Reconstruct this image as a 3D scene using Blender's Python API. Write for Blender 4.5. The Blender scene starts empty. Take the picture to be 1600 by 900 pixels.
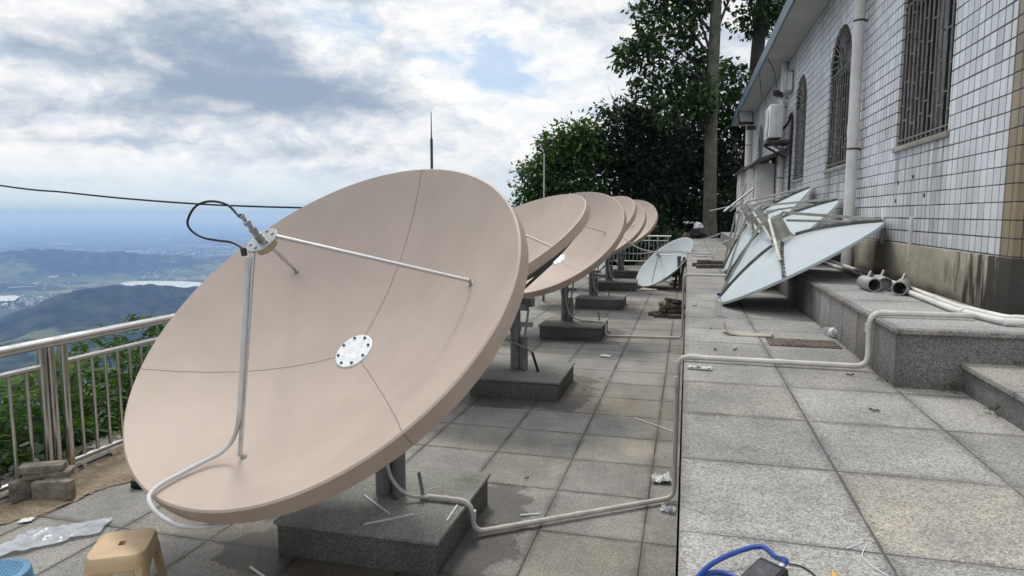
import bpy, bmesh, math, random
import numpy as np
from mathutils import Vector, Matrix, noise as mnoise

random.seed(11)
rng = np.random.default_rng(5)
R = math.radians
scene = bpy.context.scene
COL = scene.collection

# ------------------------------------------------------------------ camera
cam = bpy.data.cameras.new('camera')
cam.sensor_width = 36.0
cam.lens = 1050 / 1600 * 36
cam.clip_start = 0.05
cam.clip_end = 150000
camo = bpy.data.objects.new('camera', cam)
COL.objects.link(camo)
cr = Vector((0.96774046, 0.25194921, 0.0))
cu = Vector((-0.02743041, 0.10536058, 0.99405569))
cf = Vector((-0.25045155, 0.96198791, -0.10887277))
rot = Matrix((cr, cu, -cf)).transposed()
camo.matrix_world = Matrix.Translation((0, 0, 1.85)) @ rot.to_4x4()
scene.camera = camo

# ------------------------------------------------------------------ view, sun
scene.view_settings.view_transform = 'Standard'
scene.view_settings.look = 'None'
scene.view_settings.gamma = 1
scene.view_settings.exposure = 0.25
scene.view_settings.use_curve_mapping = False
scene.render.engine = 'CYCLES'
scene.cycles.use_denoising = True
scene.cycles.max_bounces = 6
scene.cycles.volume_bounces = 1
scene.cycles.transparent_max_bounces = 8
scene.cycles.caustics_reflective = False
scene.cycles.caustics_refractive = False

SUN_AZ, SUN_EL = R(-28), R(58)          # azimuth measured from +Y towards +X
sl = bpy.data.lights.new('sun', 'SUN')
sl.energy = 1.5
sl.angle = R(12)
sl.color = (1.0, 0.95, 0.88)
so = bpy.data.objects.new('sun', sl)
COL.objects.link(so)
sd = Vector((math.sin(SUN_AZ) * math.cos(SUN_EL), math.cos(SUN_AZ) * math.cos(SUN_EL), math.sin(SUN_EL)))
so.rotation_euler = sd.to_track_quat('Z', 'Y').to_euler()


# ------------------------------------------------------------------ node helper
class NT:
    def __init__(self, tree):
        self.t = tree

    def n(self, typ, **kw):
        nd = self.t.nodes.new(typ)
        for k, v in kw.items():
            setattr(nd, k, v)
        return nd

    def link(self, a, b):
        self.t.links.new(a, b)

    def put(self, sock, v):
        if hasattr(v, 'is_output') or isinstance(v, bpy.types.NodeSocket):
            self.link(v, sock)
        else:
            if isinstance(v, (tuple, list)) and len(v) == 3 and sock.type == 'RGBA':
                v = (*v, 1)
            sock.default_value = v

    def m(self, op, a, b=0.0, c=0.0, clamp=False):
        nd = self.n('ShaderNodeMath', operation=op, use_clamp=clamp)
        self.put(nd.inputs[0], a)
        self.put(nd.inputs[1], b)
        self.put(nd.inputs[2], c)
        return nd.outputs[0]

    def vm(self, op, a, b=(0, 0, 0)):
        nd = self.n('ShaderNodeVectorMath', operation=op)
        self.put(nd.inputs[0], a)
        self.put(nd.inputs[1], b)
        return nd.outputs['Value'] if op in ('LENGTH', 'DOT_PRODUCT', 'DISTANCE') else nd.outputs[0]

    def xyz(self, v):
        nd = self.n('ShaderNodeSeparateXYZ')
        self.link(v, nd.inputs[0])
        return nd.outputs[0], nd.outputs[1], nd.outputs[2]

    def comb(self, x, y, z):
        nd = self.n('ShaderNodeCombineXYZ')
        self.put(nd.inputs[0], x)
        self.put(nd.inputs[1], y)
        self.put(nd.inputs[2], z)
        return nd.outputs[0]

    def noise(self, vec, scale, detail=3, rough=0.55, dist=0.0, out='Fac'):
        nd = self.n('ShaderNodeTexNoise')
        self.put(nd.inputs['Vector'], vec)
        nd.inputs['Scale'].default_value = scale
        nd.inputs['Detail'].default_value = detail
        nd.inputs['Roughness'].default_value = rough
        nd.inputs['Distortion'].default_value = dist
        return nd.outputs[out]

    def voronoi(self, vec, scale, out='Color', feature='F1'):
        nd = self.n('ShaderNodeTexVoronoi', feature=feature)
        self.put(nd.inputs['Vector'], vec)
        nd.inputs['Scale'].default_value = scale
        return nd.outputs[out]

    def white(self, vec):
        nd = self.n('ShaderNodeTexWhiteNoise')
        self.put(nd.inputs['Vector'], vec)
        return nd.outputs['Value']

    def ss(self, x, a, b, lo=0.0, hi=1.0):
        nd = self.n('ShaderNodeMapRange', interpolation_type='SMOOTHSTEP')
        self.put(nd.inputs[0], x)
        nd.inputs[1].default_value = a
        nd.inputs[2].default_value = b
        nd.inputs[3].default_value = lo
        nd.inputs[4].default_value = hi
        return nd.outputs[0]

    def mix(self, f, a, b, blend='MIX'):
        nd = self.n('ShaderNodeMix', data_type='RGBA', blend_type=blend)
        self.put(nd.inputs['Factor'], f)
        self.put(nd.inputs['A'] if False else nd.inputs[6], a)
        self.put(nd.inputs[7], b)
        return nd.outputs[2]

    def pos(self):
        return self.n('ShaderNodeNewGeometry').outputs['Position']

    def bump(self, h, strength=0.3, dist=0.01):
        nd = self.n('ShaderNodeBump')
        self.put(nd.inputs['Height'], h)
        nd.inputs['Strength'].default_value = strength
        nd.inputs['Distance'].default_value = dist
        return nd.outputs[0]


def new_mat(name):
    m = bpy.data.materials.new(name)
    m.use_nodes = True
    m.node_tree.nodes.clear()
    k = NT(m.node_tree)
    out = k.n('ShaderNodeOutputMaterial')
    b = k.n('ShaderNodeBsdfPrincipled')
    k.link(b.outputs[0], out.inputs[0])
    return m, k, b


def setp(k, b, color=None, rough=None, metal=None, normal=None, spec=None, trans=None):
    for nm, v in (('Base Color', color), ('Roughness', rough), ('Metallic', metal), ('Normal', normal),
                  ('Specular IOR Level', spec), ('Transmission Weight', trans)):
        if v is not None:
            k.put(b.inputs[nm], v)


def simple(name, col, rough=0.5, metal=0.0, var=0.12, scale=6.0, spec=0.4, bump=0.0, bscale=60.0):
    """painted / plastic / metal surface with uneven tone and wear"""
    m, k, b = new_mat(name)
    p = k.pos()
    n1 = k.noise(p, scale, 4, 0.6)
    n2 = k.noise(p, scale * 9, 3, 0.6)
    f = k.m('ADD', k.m('MULTIPLY', n1, 0.7), k.m('MULTIPLY', n2, 0.3))
    v = k.ss(f, 0.3, 0.7, 1 - var, 1 + var)
    c = k.vm('MULTIPLY', col, k.comb(v, v, v))
    r = k.ss(n2, 0.3, 0.7, max(rough - 0.08, 0.02), min(rough + 0.1, 1))
    setp(k, b, c, r, metal, spec=spec)
    if bump:
        setp(k, b, normal=k.bump(k.noise(p, bscale, 3), bump, 0.003))
    return m


# ------------------------------------------------------------------ world: sky and clouds
def dirv(u, v):
    d = cr * (u - 800) + cu * (450 - v) + cf * 1050
    return d.normalized()


def azel(d):
    return math.atan2(d.x, d.y), math.asin(d.z)


world = bpy.data.worlds.new('World')
scene.world = world
world.use_nodes = True
world.node_tree.nodes.clear()
k = NT(world.node_tree)
out = k.n('ShaderNodeOutputWorld')
bg = k.n('ShaderNodeBackground')
k.link(bg.outputs[0], out.inputs[0])
bg.inputs[1].default_value = 0.1
sky = k.n('ShaderNodeTexSky', sky_type='NISHITA')
sky.sun_disc = False
sky.sun_elevation = SUN_EL
sky.sun_rotation = SUN_AZ
sky.altitude = 600
sky.air_density = 1.0
sky.dust_density = 2.0
sky.ozone_density = 1.5
D = k.vm('NORMALIZE', k.n('ShaderNodeTexCoord').outputs['Generated'])
dx, dy, dz = k.xyz(D)
az = k.m('ARCTAN2', dx, dy)
el = k.m('ARCSINE', dz)
P2 = k.vm('MULTIPLY', D, (1.0, 1.0, 2.0))
wrp = k.noise(P2, 1.6, 3, 0.6, out='Color')
P3 = k.vm('ADD', P2, k.vm('MULTIPLY', k.vm('SUBTRACT', wrp, (0.5, 0.5, 0.5)), (0.7, 0.7, 0.7)))
big = k.noise(P3, 1.1, 9, 0.58)
mid = k.noise(P3, 2.7, 9, 0.62)
fine = k.noise(P2, 16.0, 8, 0.6)


def blob(u, v, wu, wv, amp):
    a0, e0 = azel(dirv(u, v))
    w = wu / 1050.0
    h = wv / 1050.0
    a = k.m('DIVIDE', k.m('SUBTRACT', az, a0), w)
    e = k.m('DIVIDE', k.m('SUBTRACT', el, e0), h)
    r = k.m('ADD', k.m('MULTIPLY', a, a), k.m('MULTIPLY', e, e))
    return k.m('MULTIPLY', k.m('POWER', 2.718, k.m('MULTIPLY', r, -1.0)), amp)


def total(lst):
    s = lst[0]
    for x in lst[1:]:
        s = k.m('ADD', s, x)
    return s


# the clouds are lit from the sun's side: compare the cover here with the cover a little nearer the sun
sunp = (sd.x, sd.y, sd.z * 2.0)
tosun = k.vm('NORMALIZE', k.vm('SUBTRACT', sunp, P2))


def cover(vec):
    w = k.noise(vec, 7.0, 4, 0.6, out='Color')
    q = k.vm('ADD', vec, k.vm('MULTIPLY', k.vm('SUBTRACT', w, (0.5, 0.5, 0.5)), (0.16, 0.16, 0.16)))
    return k.m('ADD', k.m('MULTIPLY', k.noise(q, 3.3, 10, 0.56), 0.75), k.m('MULTIPLY', k.noise(q, 11.0, 9, 0.58), 0.25))


c0 = cover(P2)
c1 = cover(k.vm('ADD', P2, k.vm('MULTIPLY', tosun, (0.03, 0.03, 0.03))))
lit = k.m('SUBTRACT', c0, c1)
# broad shaded undersides (positive) and sunlit towers (negative) of this sky
dark_b = total([blob(410, 95, 210, 75, 0.62), blob(550, 150, 180, 26, 0.42), blob(300, 120, 150, 40, 0.12), blob(640, 60, 70, 50, 0.16), blob(30, 165, 80, 45, 0.26), blob(190, 168, 80, 14, 0.3),
                blob(470, 238, 70, 14, 0.3), blob(80, 218, 150, 10, 0.22), blob(560, 222, 60, 14, 0.16), blob(60, 60, 90, 60, 0.12), blob(220, 40, 60, 40, 0.14),
                blob(905, 60, 70, 40, 0.16), blob(745, 200, 60, 16, 0.12),
                blob(505, 78, 38, 34, -0.5), blob(575, 112, 30, 22, -0.3), blob(480, 8, 45, 18, -0.42), blob(680, 60, 70, 60, -0.45), blob(740, 140, 70, 45, -0.4), blob(870, 110, 60, 60, -0.35), blob(100, 10, 90, 18, -0.25),
                blob(120, 138, 75, 22, -0.3), blob(420, 205, 220, 18, -0.2), blob(850, 130, 120, 110, -0.3), blob(230, 250, 300, 26, -0.15)])
dk = k.m('ADD', dark_b, k.m('MULTIPLY', k.m('SUBTRACT', c0, 0.5), 1.9))
dk = k.m('SUBTRACT', dk, k.m('MULTIPLY', lit, 3.4))
dk = k.m('ADD', dk, k.m('MULTIPLY', k.m('SUBTRACT', fine, 0.5), 0.16))
dkf = k.ss(dk, -0.28, 0.80)
# gaps of blue
gap_b = total([blob(775, 90, 48, 60, 0.4), blob(700, 82, 26, 20, 0.1), blob(195, 118, 40, 16, 0.16), blob(320, 175, 80, 24, 0.24), blob(640, 185, 140, 14, 0.12), blob(260, 215, 60, 12, 0.12)])
gp = k.m('ADD', gap_b, k.m('MULTIPLY', k.m('SUBTRACT', 0.47, c0), 2.0))
gpf = k.ss(gp, 0.05, 0.32, 0.0, 0.75)
bright = k.mix(k.ss(k.m('ADD', lit, k.m('MULTIPLY', k.m('SUBTRACT', fine, 0.5), 0.15)), -0.1, 0.06), (6.6, 7.2, 7.8), (8.6, 8.6, 8.5))
cloud = k.mix(dkf, bright, (2.75, 3.5, 4.6))
skyc = k.mix(0.6, sky.outputs[0], (4.0, 5.7, 7.9))
allc = k.mix(gpf, cloud, skyc)
# the air thickens towards the horizon
hz = k.ss(el, R(0.3), R(5.5))
allc = k.mix(hz, (5.6, 6.5, 7.2), allc)
# sky overhead, above the view, brightened to add light on the ground
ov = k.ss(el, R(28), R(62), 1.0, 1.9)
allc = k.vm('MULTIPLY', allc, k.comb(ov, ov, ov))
hz2 = k.ss(el, R(-0.8), R(1.5))
allc = k.mix(hz2, (2.3, 3.9, 5.7), allc)
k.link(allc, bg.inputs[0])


# ------------------------------------------------------------------ mesh helpers
class MB:
    def __init__(self):
        self.v = []
        self.f = []
        self.mi = []

    def add(self, vs, fs, mi=0):
        o = len(self.v)
        self.v += [tuple(x) for x in vs]
        for f in fs:
            self.f.append(tuple(i + o for i in f))
            self.mi.append(mi)
        return self

    def box(self, lo, hi, rot=None, piv=None, mi=0):
        x0, y0, z0 = lo
        x1, y1, z1 = hi
        vs = [Vector(c) for c in ((x0, y0, z0), (x1, y0, z0), (x1, y1, z0), (x0, y1, z0), (x0, y0, z1), (x1, y0, z1), (x1, y1, z1), (x0, y1, z1))]
        if rot is not None:
            pv = Vector(piv) if piv is not None else (Vector(lo) + Vector(hi)) / 2
            vs = [rot @ (q - pv) + pv for q in vs]
        return self.add(vs, [(0, 3, 2, 1), (4, 5, 6, 7), (0, 1, 5, 4), (1, 2, 6, 5), (2, 3, 7, 6), (3, 0, 4, 7)], mi)

    def tube(self, pts, r, n=8, cap=True, mi=0):
        pts = [Vector(p) for p in pts]
        rs = r if isinstance(r, (list, tuple)) else [r] * len(pts)
        rings = []
        prev = None
        for i, p in enumerate(pts):
            a = pts[max(i - 1, 0)]
            b = pts[min(i + 1, len(pts) - 1)]
            t = (b - a)
            if t.length < 1e-9:
                t = Vector((0, 0, 1))
            t.normalize()
            if prev is None:
                x = t.orthogonal().normalized()
            else:
                x = (prev - t * prev.dot(t))
                x = x.normalized() if x.length > 1e-6 else t.orthogonal().normalized()
            prev = x
            y = t.cross(x)
            rings.append([p + (x * math.cos(2 * math.pi * j / n) + y * math.sin(2 * math.pi * j / n)) * rs[i] for j in range(n)])
        vs = [q for rg in rings for q in rg]
        fs = []
        for i in range(len(pts) - 1):
            for j in range(n):
                a = i * n + j
                b = i * n + (j + 1) % n
                fs.append((a, b, b + n, a + n))
        if cap:
            fs.append(tuple(range(n))[::-1])
            fs.append(tuple(range((len(pts) - 1) * n, len(pts) * n)))
        return self.add(vs, fs, mi)

    def bar(self, p0, p1, w, h, up=(0, 0, 1), mi=0):
        p0, p1 = Vector(p0), Vector(p1)
        t = (p1 - p0).normalized()
        u = Vector(up)
        s = t.cross(u)
        s = s.normalized() if s.length > 1e-6 else t.orthogonal().normalized()
        u = s.cross(t)
        vs = []
        for p in (p0, p1):
            for a, b in ((-1, -1), (1, -1), (1, 1), (-1, 1)):
                vs.append(p + s * (a * w / 2) + u * (b * h / 2))
        return self.add(vs, [(0, 1, 2, 3), (7, 6, 5, 4), (0, 4, 5, 1), (1, 5, 6, 2), (2, 6, 7, 3), (3, 7, 4, 0)], mi)

    def lathe(self, prof, n=48, M=None, mi=0, closed=True):
        M = M or Matrix()
        vs = []
        for (r, z) in prof:
            for j in range(n):
                a = 2 * math.pi * j / n
                vs.append(M @ Vector((r * math.cos(a), r * math.sin(a), z)))
        fs = []
        for i in range(len(prof) - 1):
            for j in range(n):
                a = i * n + j
                b = i * n + (j + 1) % n
                fs.append((a, b, b + n, a + n))
        if closed:
            if prof[0][0] > 1e-6:
                fs.append(tuple(range(n))[::-1])
            if prof[-1][0] > 1e-6:
                fs.append(tuple(range((len(prof) - 1) * n, len(prof) * n)))
        return self.add(vs, fs, mi)

    def build(self, name, mats, parent=None, smooth=False, bevel=0.0, seg=2, angle=35, recalc=True):
        me = bpy.data.meshes.new(name)
        org = Vector(parent.location) if parent is not None and parent.type == 'EMPTY' else Vector((0, 0, 0))
        if parent is not None and parent.type == 'MESH':
            org = Vector(parent.parent.location) if parent.parent else Vector((0, 0, 0))
        me.from_pydata([tuple(Vector(q) - org) for q in self.v], [], self.f)
        if not isinstance(mats, (list, tuple)):
            mats = [mats]
        for m in mats:
            me.materials.append(m)
        me.polygons.foreach_set('material_index', self.mi)
        if bevel or recalc:
            bm = bmesh.new()
            bm.from_mesh(me)
            if recalc:
                bmesh.ops.remove_doubles(bm, verts=bm.verts, dist=1e-6)
                bmesh.ops.recalc_face_normals(bm, faces=bm.faces)
            if bevel:
                ed = [e for e in bm.edges if len(e.link_faces) == 2 and e.calc_face_angle(0) > R(30)]
                bmesh.ops.bevel(bm, geom=ed, offset=bevel, segments=seg, affect='EDGES', profile=0.5, clamp_overlap=True)
            bm.to_mesh(me)
            bm.free()
        if smooth or bevel:
            me.polygons.foreach_set('use_smooth', [True] * len(me.polygons))
            me.set_sharp_from_angle(angle=R(angle))
        me.update()
        ob = bpy.data.objects.new(name, me)
        COL.objects.link(ob)
        if parent is not None:
            ob.parent = parent
        return ob


def thing(name, label, cat, loc=(0, 0, 0), group=None):
    o = bpy.data.objects.new(name, None)
    o.empty_display_size = 0.1
    COL.objects.link(o)
    o.location = loc
    tag(o, label, cat, group)
    return o


def tag(o, label, cat, group=None):
    o['label'] = label
    o['category'] = cat
    if group:
        o['group'] = group
    return o


def struct(o):
    o['kind'] = 'structure'
    return o


def stuff(o):
    o['kind'] = 'stuff'
    return o


def spline(pts, n=8):
    """Catmull-Rom through the points"""
    p = [Vector(q) for q in pts]
    p = [p[0] * 2 - p[1]] + p + [p[-1] * 2 - p[-2]]
    o = []
    for i in range(1, len(p) - 2):
        for j in range(n):
            t = j / n
            a, b, c, d = p[i - 1], p[i], p[i + 1], p[i + 2]
            o.append(0.5 * ((2 * b) + (c - a) * t + (2 * a - 5 * b + 4 * c - d) * t * t + (3 * b - a - 3 * c + d) * t ** 3))
    o.append(p[-2])
    return o


def elbow(pts, r=0.05, n=5):
    """polyline with rounded corners"""
    p = [Vector(q) for q in pts]
    o = [p[0]]
    for i in range(1, len(p) - 1):
        a, b, c = p[i - 1], p[i], p[i + 1]
        d0 = (a - b)
        d1 = (c - b)
        rr = min(r, d0.length * 0.45, d1.length * 0.45)
        s = b + d0.normalized() * rr
        e = b + d1.normalized() * rr
        for j in range(n + 1):
            t = j / n
            o.append(s * (1 - t) ** 2 + b * 2 * t * (1 - t) + e * t * t)
    o.append(p[-1])
    return o


def soup(name, verts, faces_n, mat, parent=None, kind=None):
    """fast mesh of quads: verts (4N,3)"""
    me = bpy.data.meshes.new(name)
    n = len(verts) // faces_n
    me.vertices.add(len(verts))
    me.vertices.foreach_set('co', np.asarray(verts, dtype=np.float32).ravel())
    me.loops.add(len(verts))
    me.loops.foreach_set('vertex_index', np.arange(len(verts), dtype=np.int32))
    me.polygons.add(n)
    me.polygons.foreach_set('loop_start', np.arange(0, len(verts), faces_n, dtype=np.int32))
    me.materials.append(mat)
    me.update(calc_edges=True)
    ob = bpy.data.objects.new(name, me)
    COL.objects.link(ob)
    if parent:
        ob.parent = parent
    if kind:
        ob['kind'] = kind
    return ob


# ------------------------------------------------------------------ materials
def granite(name, base, sx, sy, ox, oy, plane='xy', jw=0.004, jdark=0.5, tint=0.1, blocks=False, moss=False, speck=1.0, gr=(0.055, 0.052, 0.048), warmth=0.55):
    m, k, b = new_mat(name)
    p = k.pos()
    x, y, z = k.xyz(p)
    if plane == 'yz':
        a, c = y, z
    elif plane == 'xz':
        a, c = x, z
    else:
        a, c = x, y
    wob = k.m('MULTIPLY', k.m('SUBTRACT', k.noise(p, 9, 3), 0.5), 0.006)
    if sx:
        fa = k.m('DIVIDE', k.m('SUBTRACT', k.m('ADD', a, wob), ox), sx)
        fc = k.m('DIVIDE', k.m('SUBTRACT', k.m('ADD', c, wob), oy), sy)
        ia = k.m('FLOOR', fa)
        ic = k.m('FLOOR', fc)
        da = k.m('MULTIPLY', k.m('SUBTRACT', 0.5, k.m('ABSOLUTE', k.m('SUBTRACT', k.m('FRACT', fa), 0.5))), sx)
        dc = k.m('MULTIPLY', k.m('SUBTRACT', 0.5, k.m('ABSOLUTE', k.m('SUBTRACT', k.m('FRACT', fc), 0.5))), sy)
        dj = k.m('MINIMUM', da, dc)
        wv = k.ss(k.noise(p, 3.0, 3), 0.35, 0.7, 0.6, 2.0)
        joint = k.m('SUBTRACT', 1.0, k.ss(k.m('DIVIDE', dj, wv), jw * 0.3, jw))
        cell = k.white(k.comb(ia, ic, 3.1))
        cell2 = k.white(k.comb(ia, ic, 9.7))
    else:
        joint = 0.0
        cell = k.noise(p, 1.5, 1)
        cell2 = cell
        dj = 1.0
    # crystals: light feldspar, dark mica
    c1 = k.voronoi(p, 230, 'Color')
    cs = k.n('ShaderNodeSeparateColor')
    k.link(c1, cs.inputs[0])
    n2 = k.noise(p, 110, 3, 0.7)
    n3 = k.noise(p, 30, 3, 0.7)
    sp = k.m('ADD', k.m('ADD', k.m('MULTIPLY', k.m('SUBTRACT', cs.outputs[0], 0.5), 0.95 * speck), k.m('MULTIPLY', k.m('SUBTRACT', n2, 0.5), 1.7 * speck)), k.m('MULTIPLY', k.m('SUBTRACT', n3, 0.5), 0.4 * speck))
    v = k.m('ADD', 1.0, sp)
    v = k.m('MAXIMUM', v, 0.22)
    v = k.m('MULTIPLY', v, k.ss(cell, 0, 1, 1 - tint, 1 + tint))
    # broad grime
    g1 = k.noise(p, 0.9, 5, 0.65)
    g2 = k.noise(p, 3.5, 5, 0.7)
    grime = k.ss(k.m('ADD', k.m('MULTIPLY', g1, 0.6), k.m('MULTIPLY', g2, 0.4)), 0.36, 0.64, 0.72, 1.1)
    v = k.m('MULTIPLY', v, grime)
    col = k.vm('MULTIPLY', base, k.comb(v, v, v))
    warm = k.ss(k.m('ADD', k.m('MULTIPLY', cell2, 0.55), k.m('MULTIPLY', g2, 0.45)), 0.62, 0.8, 0.0, warmth)
    col = k.mix(warm, col, k.vm('MULTIPLY', col, (1.2, 1.04, 0.78)))
    blot = k.ss(k.m('ADD', k.noise(k.vm('ADD', p, (3, 11, 0)), 2.4, 6, 0.68), k.m('MULTIPLY', k.noise(p, 14, 3), 0.1)), 0.68, 0.76, 0, 0.5)
    col = k.mix(blot, col, k.vm('MULTIPLY', col, (0.45, 0.43, 0.4)))
    rough = 0.82
    if moss:
        mo = k.ss(k.noise(p, 3.2, 5, 0.7), 0.52, 0.75, 0, 0.6)
        col = k.mix(mo, col, k.vm('MULTIPLY', (0.095, 0.1, 0.06), k.comb(v, v, v)))
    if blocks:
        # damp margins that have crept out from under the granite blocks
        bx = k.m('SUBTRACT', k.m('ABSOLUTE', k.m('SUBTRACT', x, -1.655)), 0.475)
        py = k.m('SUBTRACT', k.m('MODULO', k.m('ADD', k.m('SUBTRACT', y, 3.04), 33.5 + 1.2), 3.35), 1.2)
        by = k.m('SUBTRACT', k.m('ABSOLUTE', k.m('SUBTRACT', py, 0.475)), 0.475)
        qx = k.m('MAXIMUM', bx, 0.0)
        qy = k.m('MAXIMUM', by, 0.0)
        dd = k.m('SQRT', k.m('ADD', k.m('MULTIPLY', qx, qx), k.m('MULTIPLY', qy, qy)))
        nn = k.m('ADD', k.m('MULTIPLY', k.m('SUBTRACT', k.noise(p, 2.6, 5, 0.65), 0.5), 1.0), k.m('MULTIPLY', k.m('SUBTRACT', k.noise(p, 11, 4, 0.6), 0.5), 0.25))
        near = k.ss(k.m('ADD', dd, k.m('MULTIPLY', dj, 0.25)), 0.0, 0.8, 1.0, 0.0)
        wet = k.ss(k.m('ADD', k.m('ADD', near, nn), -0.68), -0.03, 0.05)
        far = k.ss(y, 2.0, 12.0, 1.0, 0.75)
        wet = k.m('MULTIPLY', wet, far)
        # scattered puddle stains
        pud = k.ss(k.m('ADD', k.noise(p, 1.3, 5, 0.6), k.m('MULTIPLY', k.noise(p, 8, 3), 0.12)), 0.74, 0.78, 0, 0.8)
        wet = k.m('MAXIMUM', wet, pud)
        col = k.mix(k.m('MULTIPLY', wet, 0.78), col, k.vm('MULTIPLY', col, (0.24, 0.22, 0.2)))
        ox2 = k.ss(k.m('ADD', k.noise(k.vm('ADD', p, (7, 3, 1)), 0.8, 4, 0.6), k.m('MULTIPLY', near, 0.08)), 0.56, 0.7, 0, 0.5)
        col = k.mix(ox2, col, k.vm('MULTIPLY', col, (1.12, 0.98, 0.76)))
        rough = k.m('SUBTRACT', 0.84, k.m('MULTIPLY', wet, 0.25))
    if sx:
        dirt = k.ss(k.m('ADD', dj, k.m('MULTIPLY', k.m('SUBTRACT', g2, 0.5), 0.08)), 0.0, 0.045, 0.72, 1.0)
        col = k.vm('MULTIPLY', col, k.comb(dirt, dirt, dirt))
        col = k.mix(k.m('MULTIPLY', joint, jdark + 0.35), col, gr)
        h = k.m('SUBTRACT', k.m('MULTIPLY', n2, 0.25), joint)
    else:
        h = k.m('MULTIPLY', n2, 0.25)
    setp(k, b, col, rough, normal=k.bump(h, 0.5, 0.004), spec=0.35)
    return m


M_floor = granite('granite_paving', (0.255, 0.245, 0.222), 0.6, 0.6, -0.2, 0.1, blocks=True, jw=0.0065, tint=0.07, warmth=0.25, speck=0.85, gr=(0.035, 0.032, 0.028))
M_plat = granite('granite_platform', (0.268, 0.258, 0.240), 0.535, 0.6, -0.004, 0.1, jw=0.0042, tint=0.08, warmth=0.35, speck=0.9)
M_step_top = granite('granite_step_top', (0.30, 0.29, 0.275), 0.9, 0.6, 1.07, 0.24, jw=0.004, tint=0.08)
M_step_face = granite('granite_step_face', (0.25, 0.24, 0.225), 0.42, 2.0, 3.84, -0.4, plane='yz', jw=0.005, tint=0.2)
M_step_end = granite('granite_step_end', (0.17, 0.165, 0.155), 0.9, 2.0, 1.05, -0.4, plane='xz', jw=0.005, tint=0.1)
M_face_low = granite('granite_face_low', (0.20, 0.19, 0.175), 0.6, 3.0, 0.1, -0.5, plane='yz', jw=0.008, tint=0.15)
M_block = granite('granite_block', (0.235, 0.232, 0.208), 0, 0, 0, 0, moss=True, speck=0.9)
M_blockshade = granite('granite_block_shaded', (0.115, 0.112, 0.104), 0, 0, 0, 0, moss=True, speck=1.1)  # same granite as the cap, darkened to paint in shade on the block sides
M_concrete = simple('weathered_concrete', (0.27, 0.255, 0.22), 0.9, var=0.3, scale=2.2, bump=0.4, bscale=50)
M_kerb = simple('kerb_concrete', (0.30, 0.29, 0.265), 0.9, var=0.2, scale=4, bump=0.4, bscale=70)

def m_dish():
    m, k, b = new_mat('dish_paint')
    p = k.pos()
    n1 = k.noise(p, 1.8, 4, 0.55)
    n2 = k.noise(p, 14, 4, 0.6)
    st = k.noise(k.vm('MULTIPLY', p, (6.0, 6.0, 1.2)), 2.2, 4, 0.6)
    v = k.m('ADD', k.ss(n1, 0.3, 0.7, 0.93, 1.05), k.m('MULTIPLY', k.m('SUBTRACT', n2, 0.5), 0.05))
    v = k.m('ADD', v, k.m('MULTIPLY', k.m('SUBTRACT', st, 0.5), 0.08))
    c = k.vm('MULTIPLY', (0.425, 0.348, 0.296), k.comb(v, v, v))
    c = k.mix(k.ss(k.noise(p, 3.3, 3), 0.5, 0.75, 0, 0.4), c, k.vm('MULTIPLY', c, (0.94, 0.97, 0.93)))
    setp(k, b, c, 0.5, spec=0.3, normal=k.bump(k.noise(p, 4, 2), 0.06, 0.01))
    return m


M_dish = m_dish()
M_dishrim = simple('dish_rim_paint', (0.40, 0.315, 0.255), 0.55, var=0.08, scale=3)
M_seam = simple('panel_joint', (0.17, 0.125, 0.10), 0.9, var=0.3, scale=20)
M_galv = simple('galvanised_steel', (0.36, 0.37, 0.37), 0.5, metal=0.55, var=0.25, scale=9, bump=0.1, bscale=120)
M_pole = simple('pole_steel', (0.21, 0.22, 0.215), 0.6, metal=0.25, var=0.3, scale=7, bump=0.15, bscale=70)
M_steel = simple('polished_steel', (0.60, 0.575, 0.54), 0.16, metal=1.0, var=0.12, scale=0.9)
M_alu = simple('aluminium_tube', (0.55, 0.54, 0.53), 0.3, metal=0.9, var=0.1, scale=1.5)
M_feed = simple('feed_metal', (0.42, 0.43, 0.42), 0.33, metal=0.85, var=0.25, scale=8)
M_brass = simple('feed_brass', (0.42, 0.37, 0.24), 0.45, metal=0.6, var=0.2, scale=30)
M_plate = simple('foil_plate', (0.72, 0.74, 0.75), 0.4, metal=0.25, var=0.16, scale=30)
M_black = simple('black_rubber', (0.012, 0.012, 0.013), 0.5, var=0.2)
M_conduit = simple('grey_white_conduit', (0.50, 0.50, 0.50), 0.55, var=0.1, scale=14)
M_pvc = simple('white_pvc', (0.56, 0.53, 0.48), 0.5, var=0.18, scale=7)
M_pvc2 = simple('bright_pvc', (0.68, 0.66, 0.62), 0.45, var=0.12, scale=6)
M_rustiron = simple('rusty_iron', (0.11, 0.085, 0.07), 0.85, metal=0.2, var=0.5, scale=14, bump=0.4)
M_grille = simple('grille_iron', (0.22, 0.205, 0.195), 0.7, metal=0.15, var=0.35, scale=12)
M_dgrey = simple('dark_grey_paint', (0.05, 0.052, 0.055), 0.6, var=0.3)
M_white = simple('white_enamel', (0.62, 0.64, 0.66), 0.4, var=0.1, scale=3)
M_acside = simple('ac_enamel', (0.76, 0.76, 0.73), 0.5, var=0.14, scale=3)
M_canopy = simple('sheet_canopy', (0.09, 0.09, 0.09), 0.75, var=0.3)
M_whitedish = simple('white_dish_paint', (0.47, 0.525, 0.545), 0.75, var=0.06, scale=2.5)
M_rib = simple('rib_steel', (0.42, 0.42, 0.37), 0.45, metal=0.5, var=0.3, scale=9)
M_ribdark = simple('rib_dark', (0.15, 0.16, 0.145), 0.6, metal=0.3, var=0.4, scale=9)
M_brick = simple('old_brick', (0.115, 0.088, 0.072), 0.95, var=0.4, scale=12, bump=0.6, bscale=80)
M_brick2 = simple('pale_brick', (0.21, 0.165, 0.11), 0.95, var=0.3, scale=12, bump=0.6, bscale=80)
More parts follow.
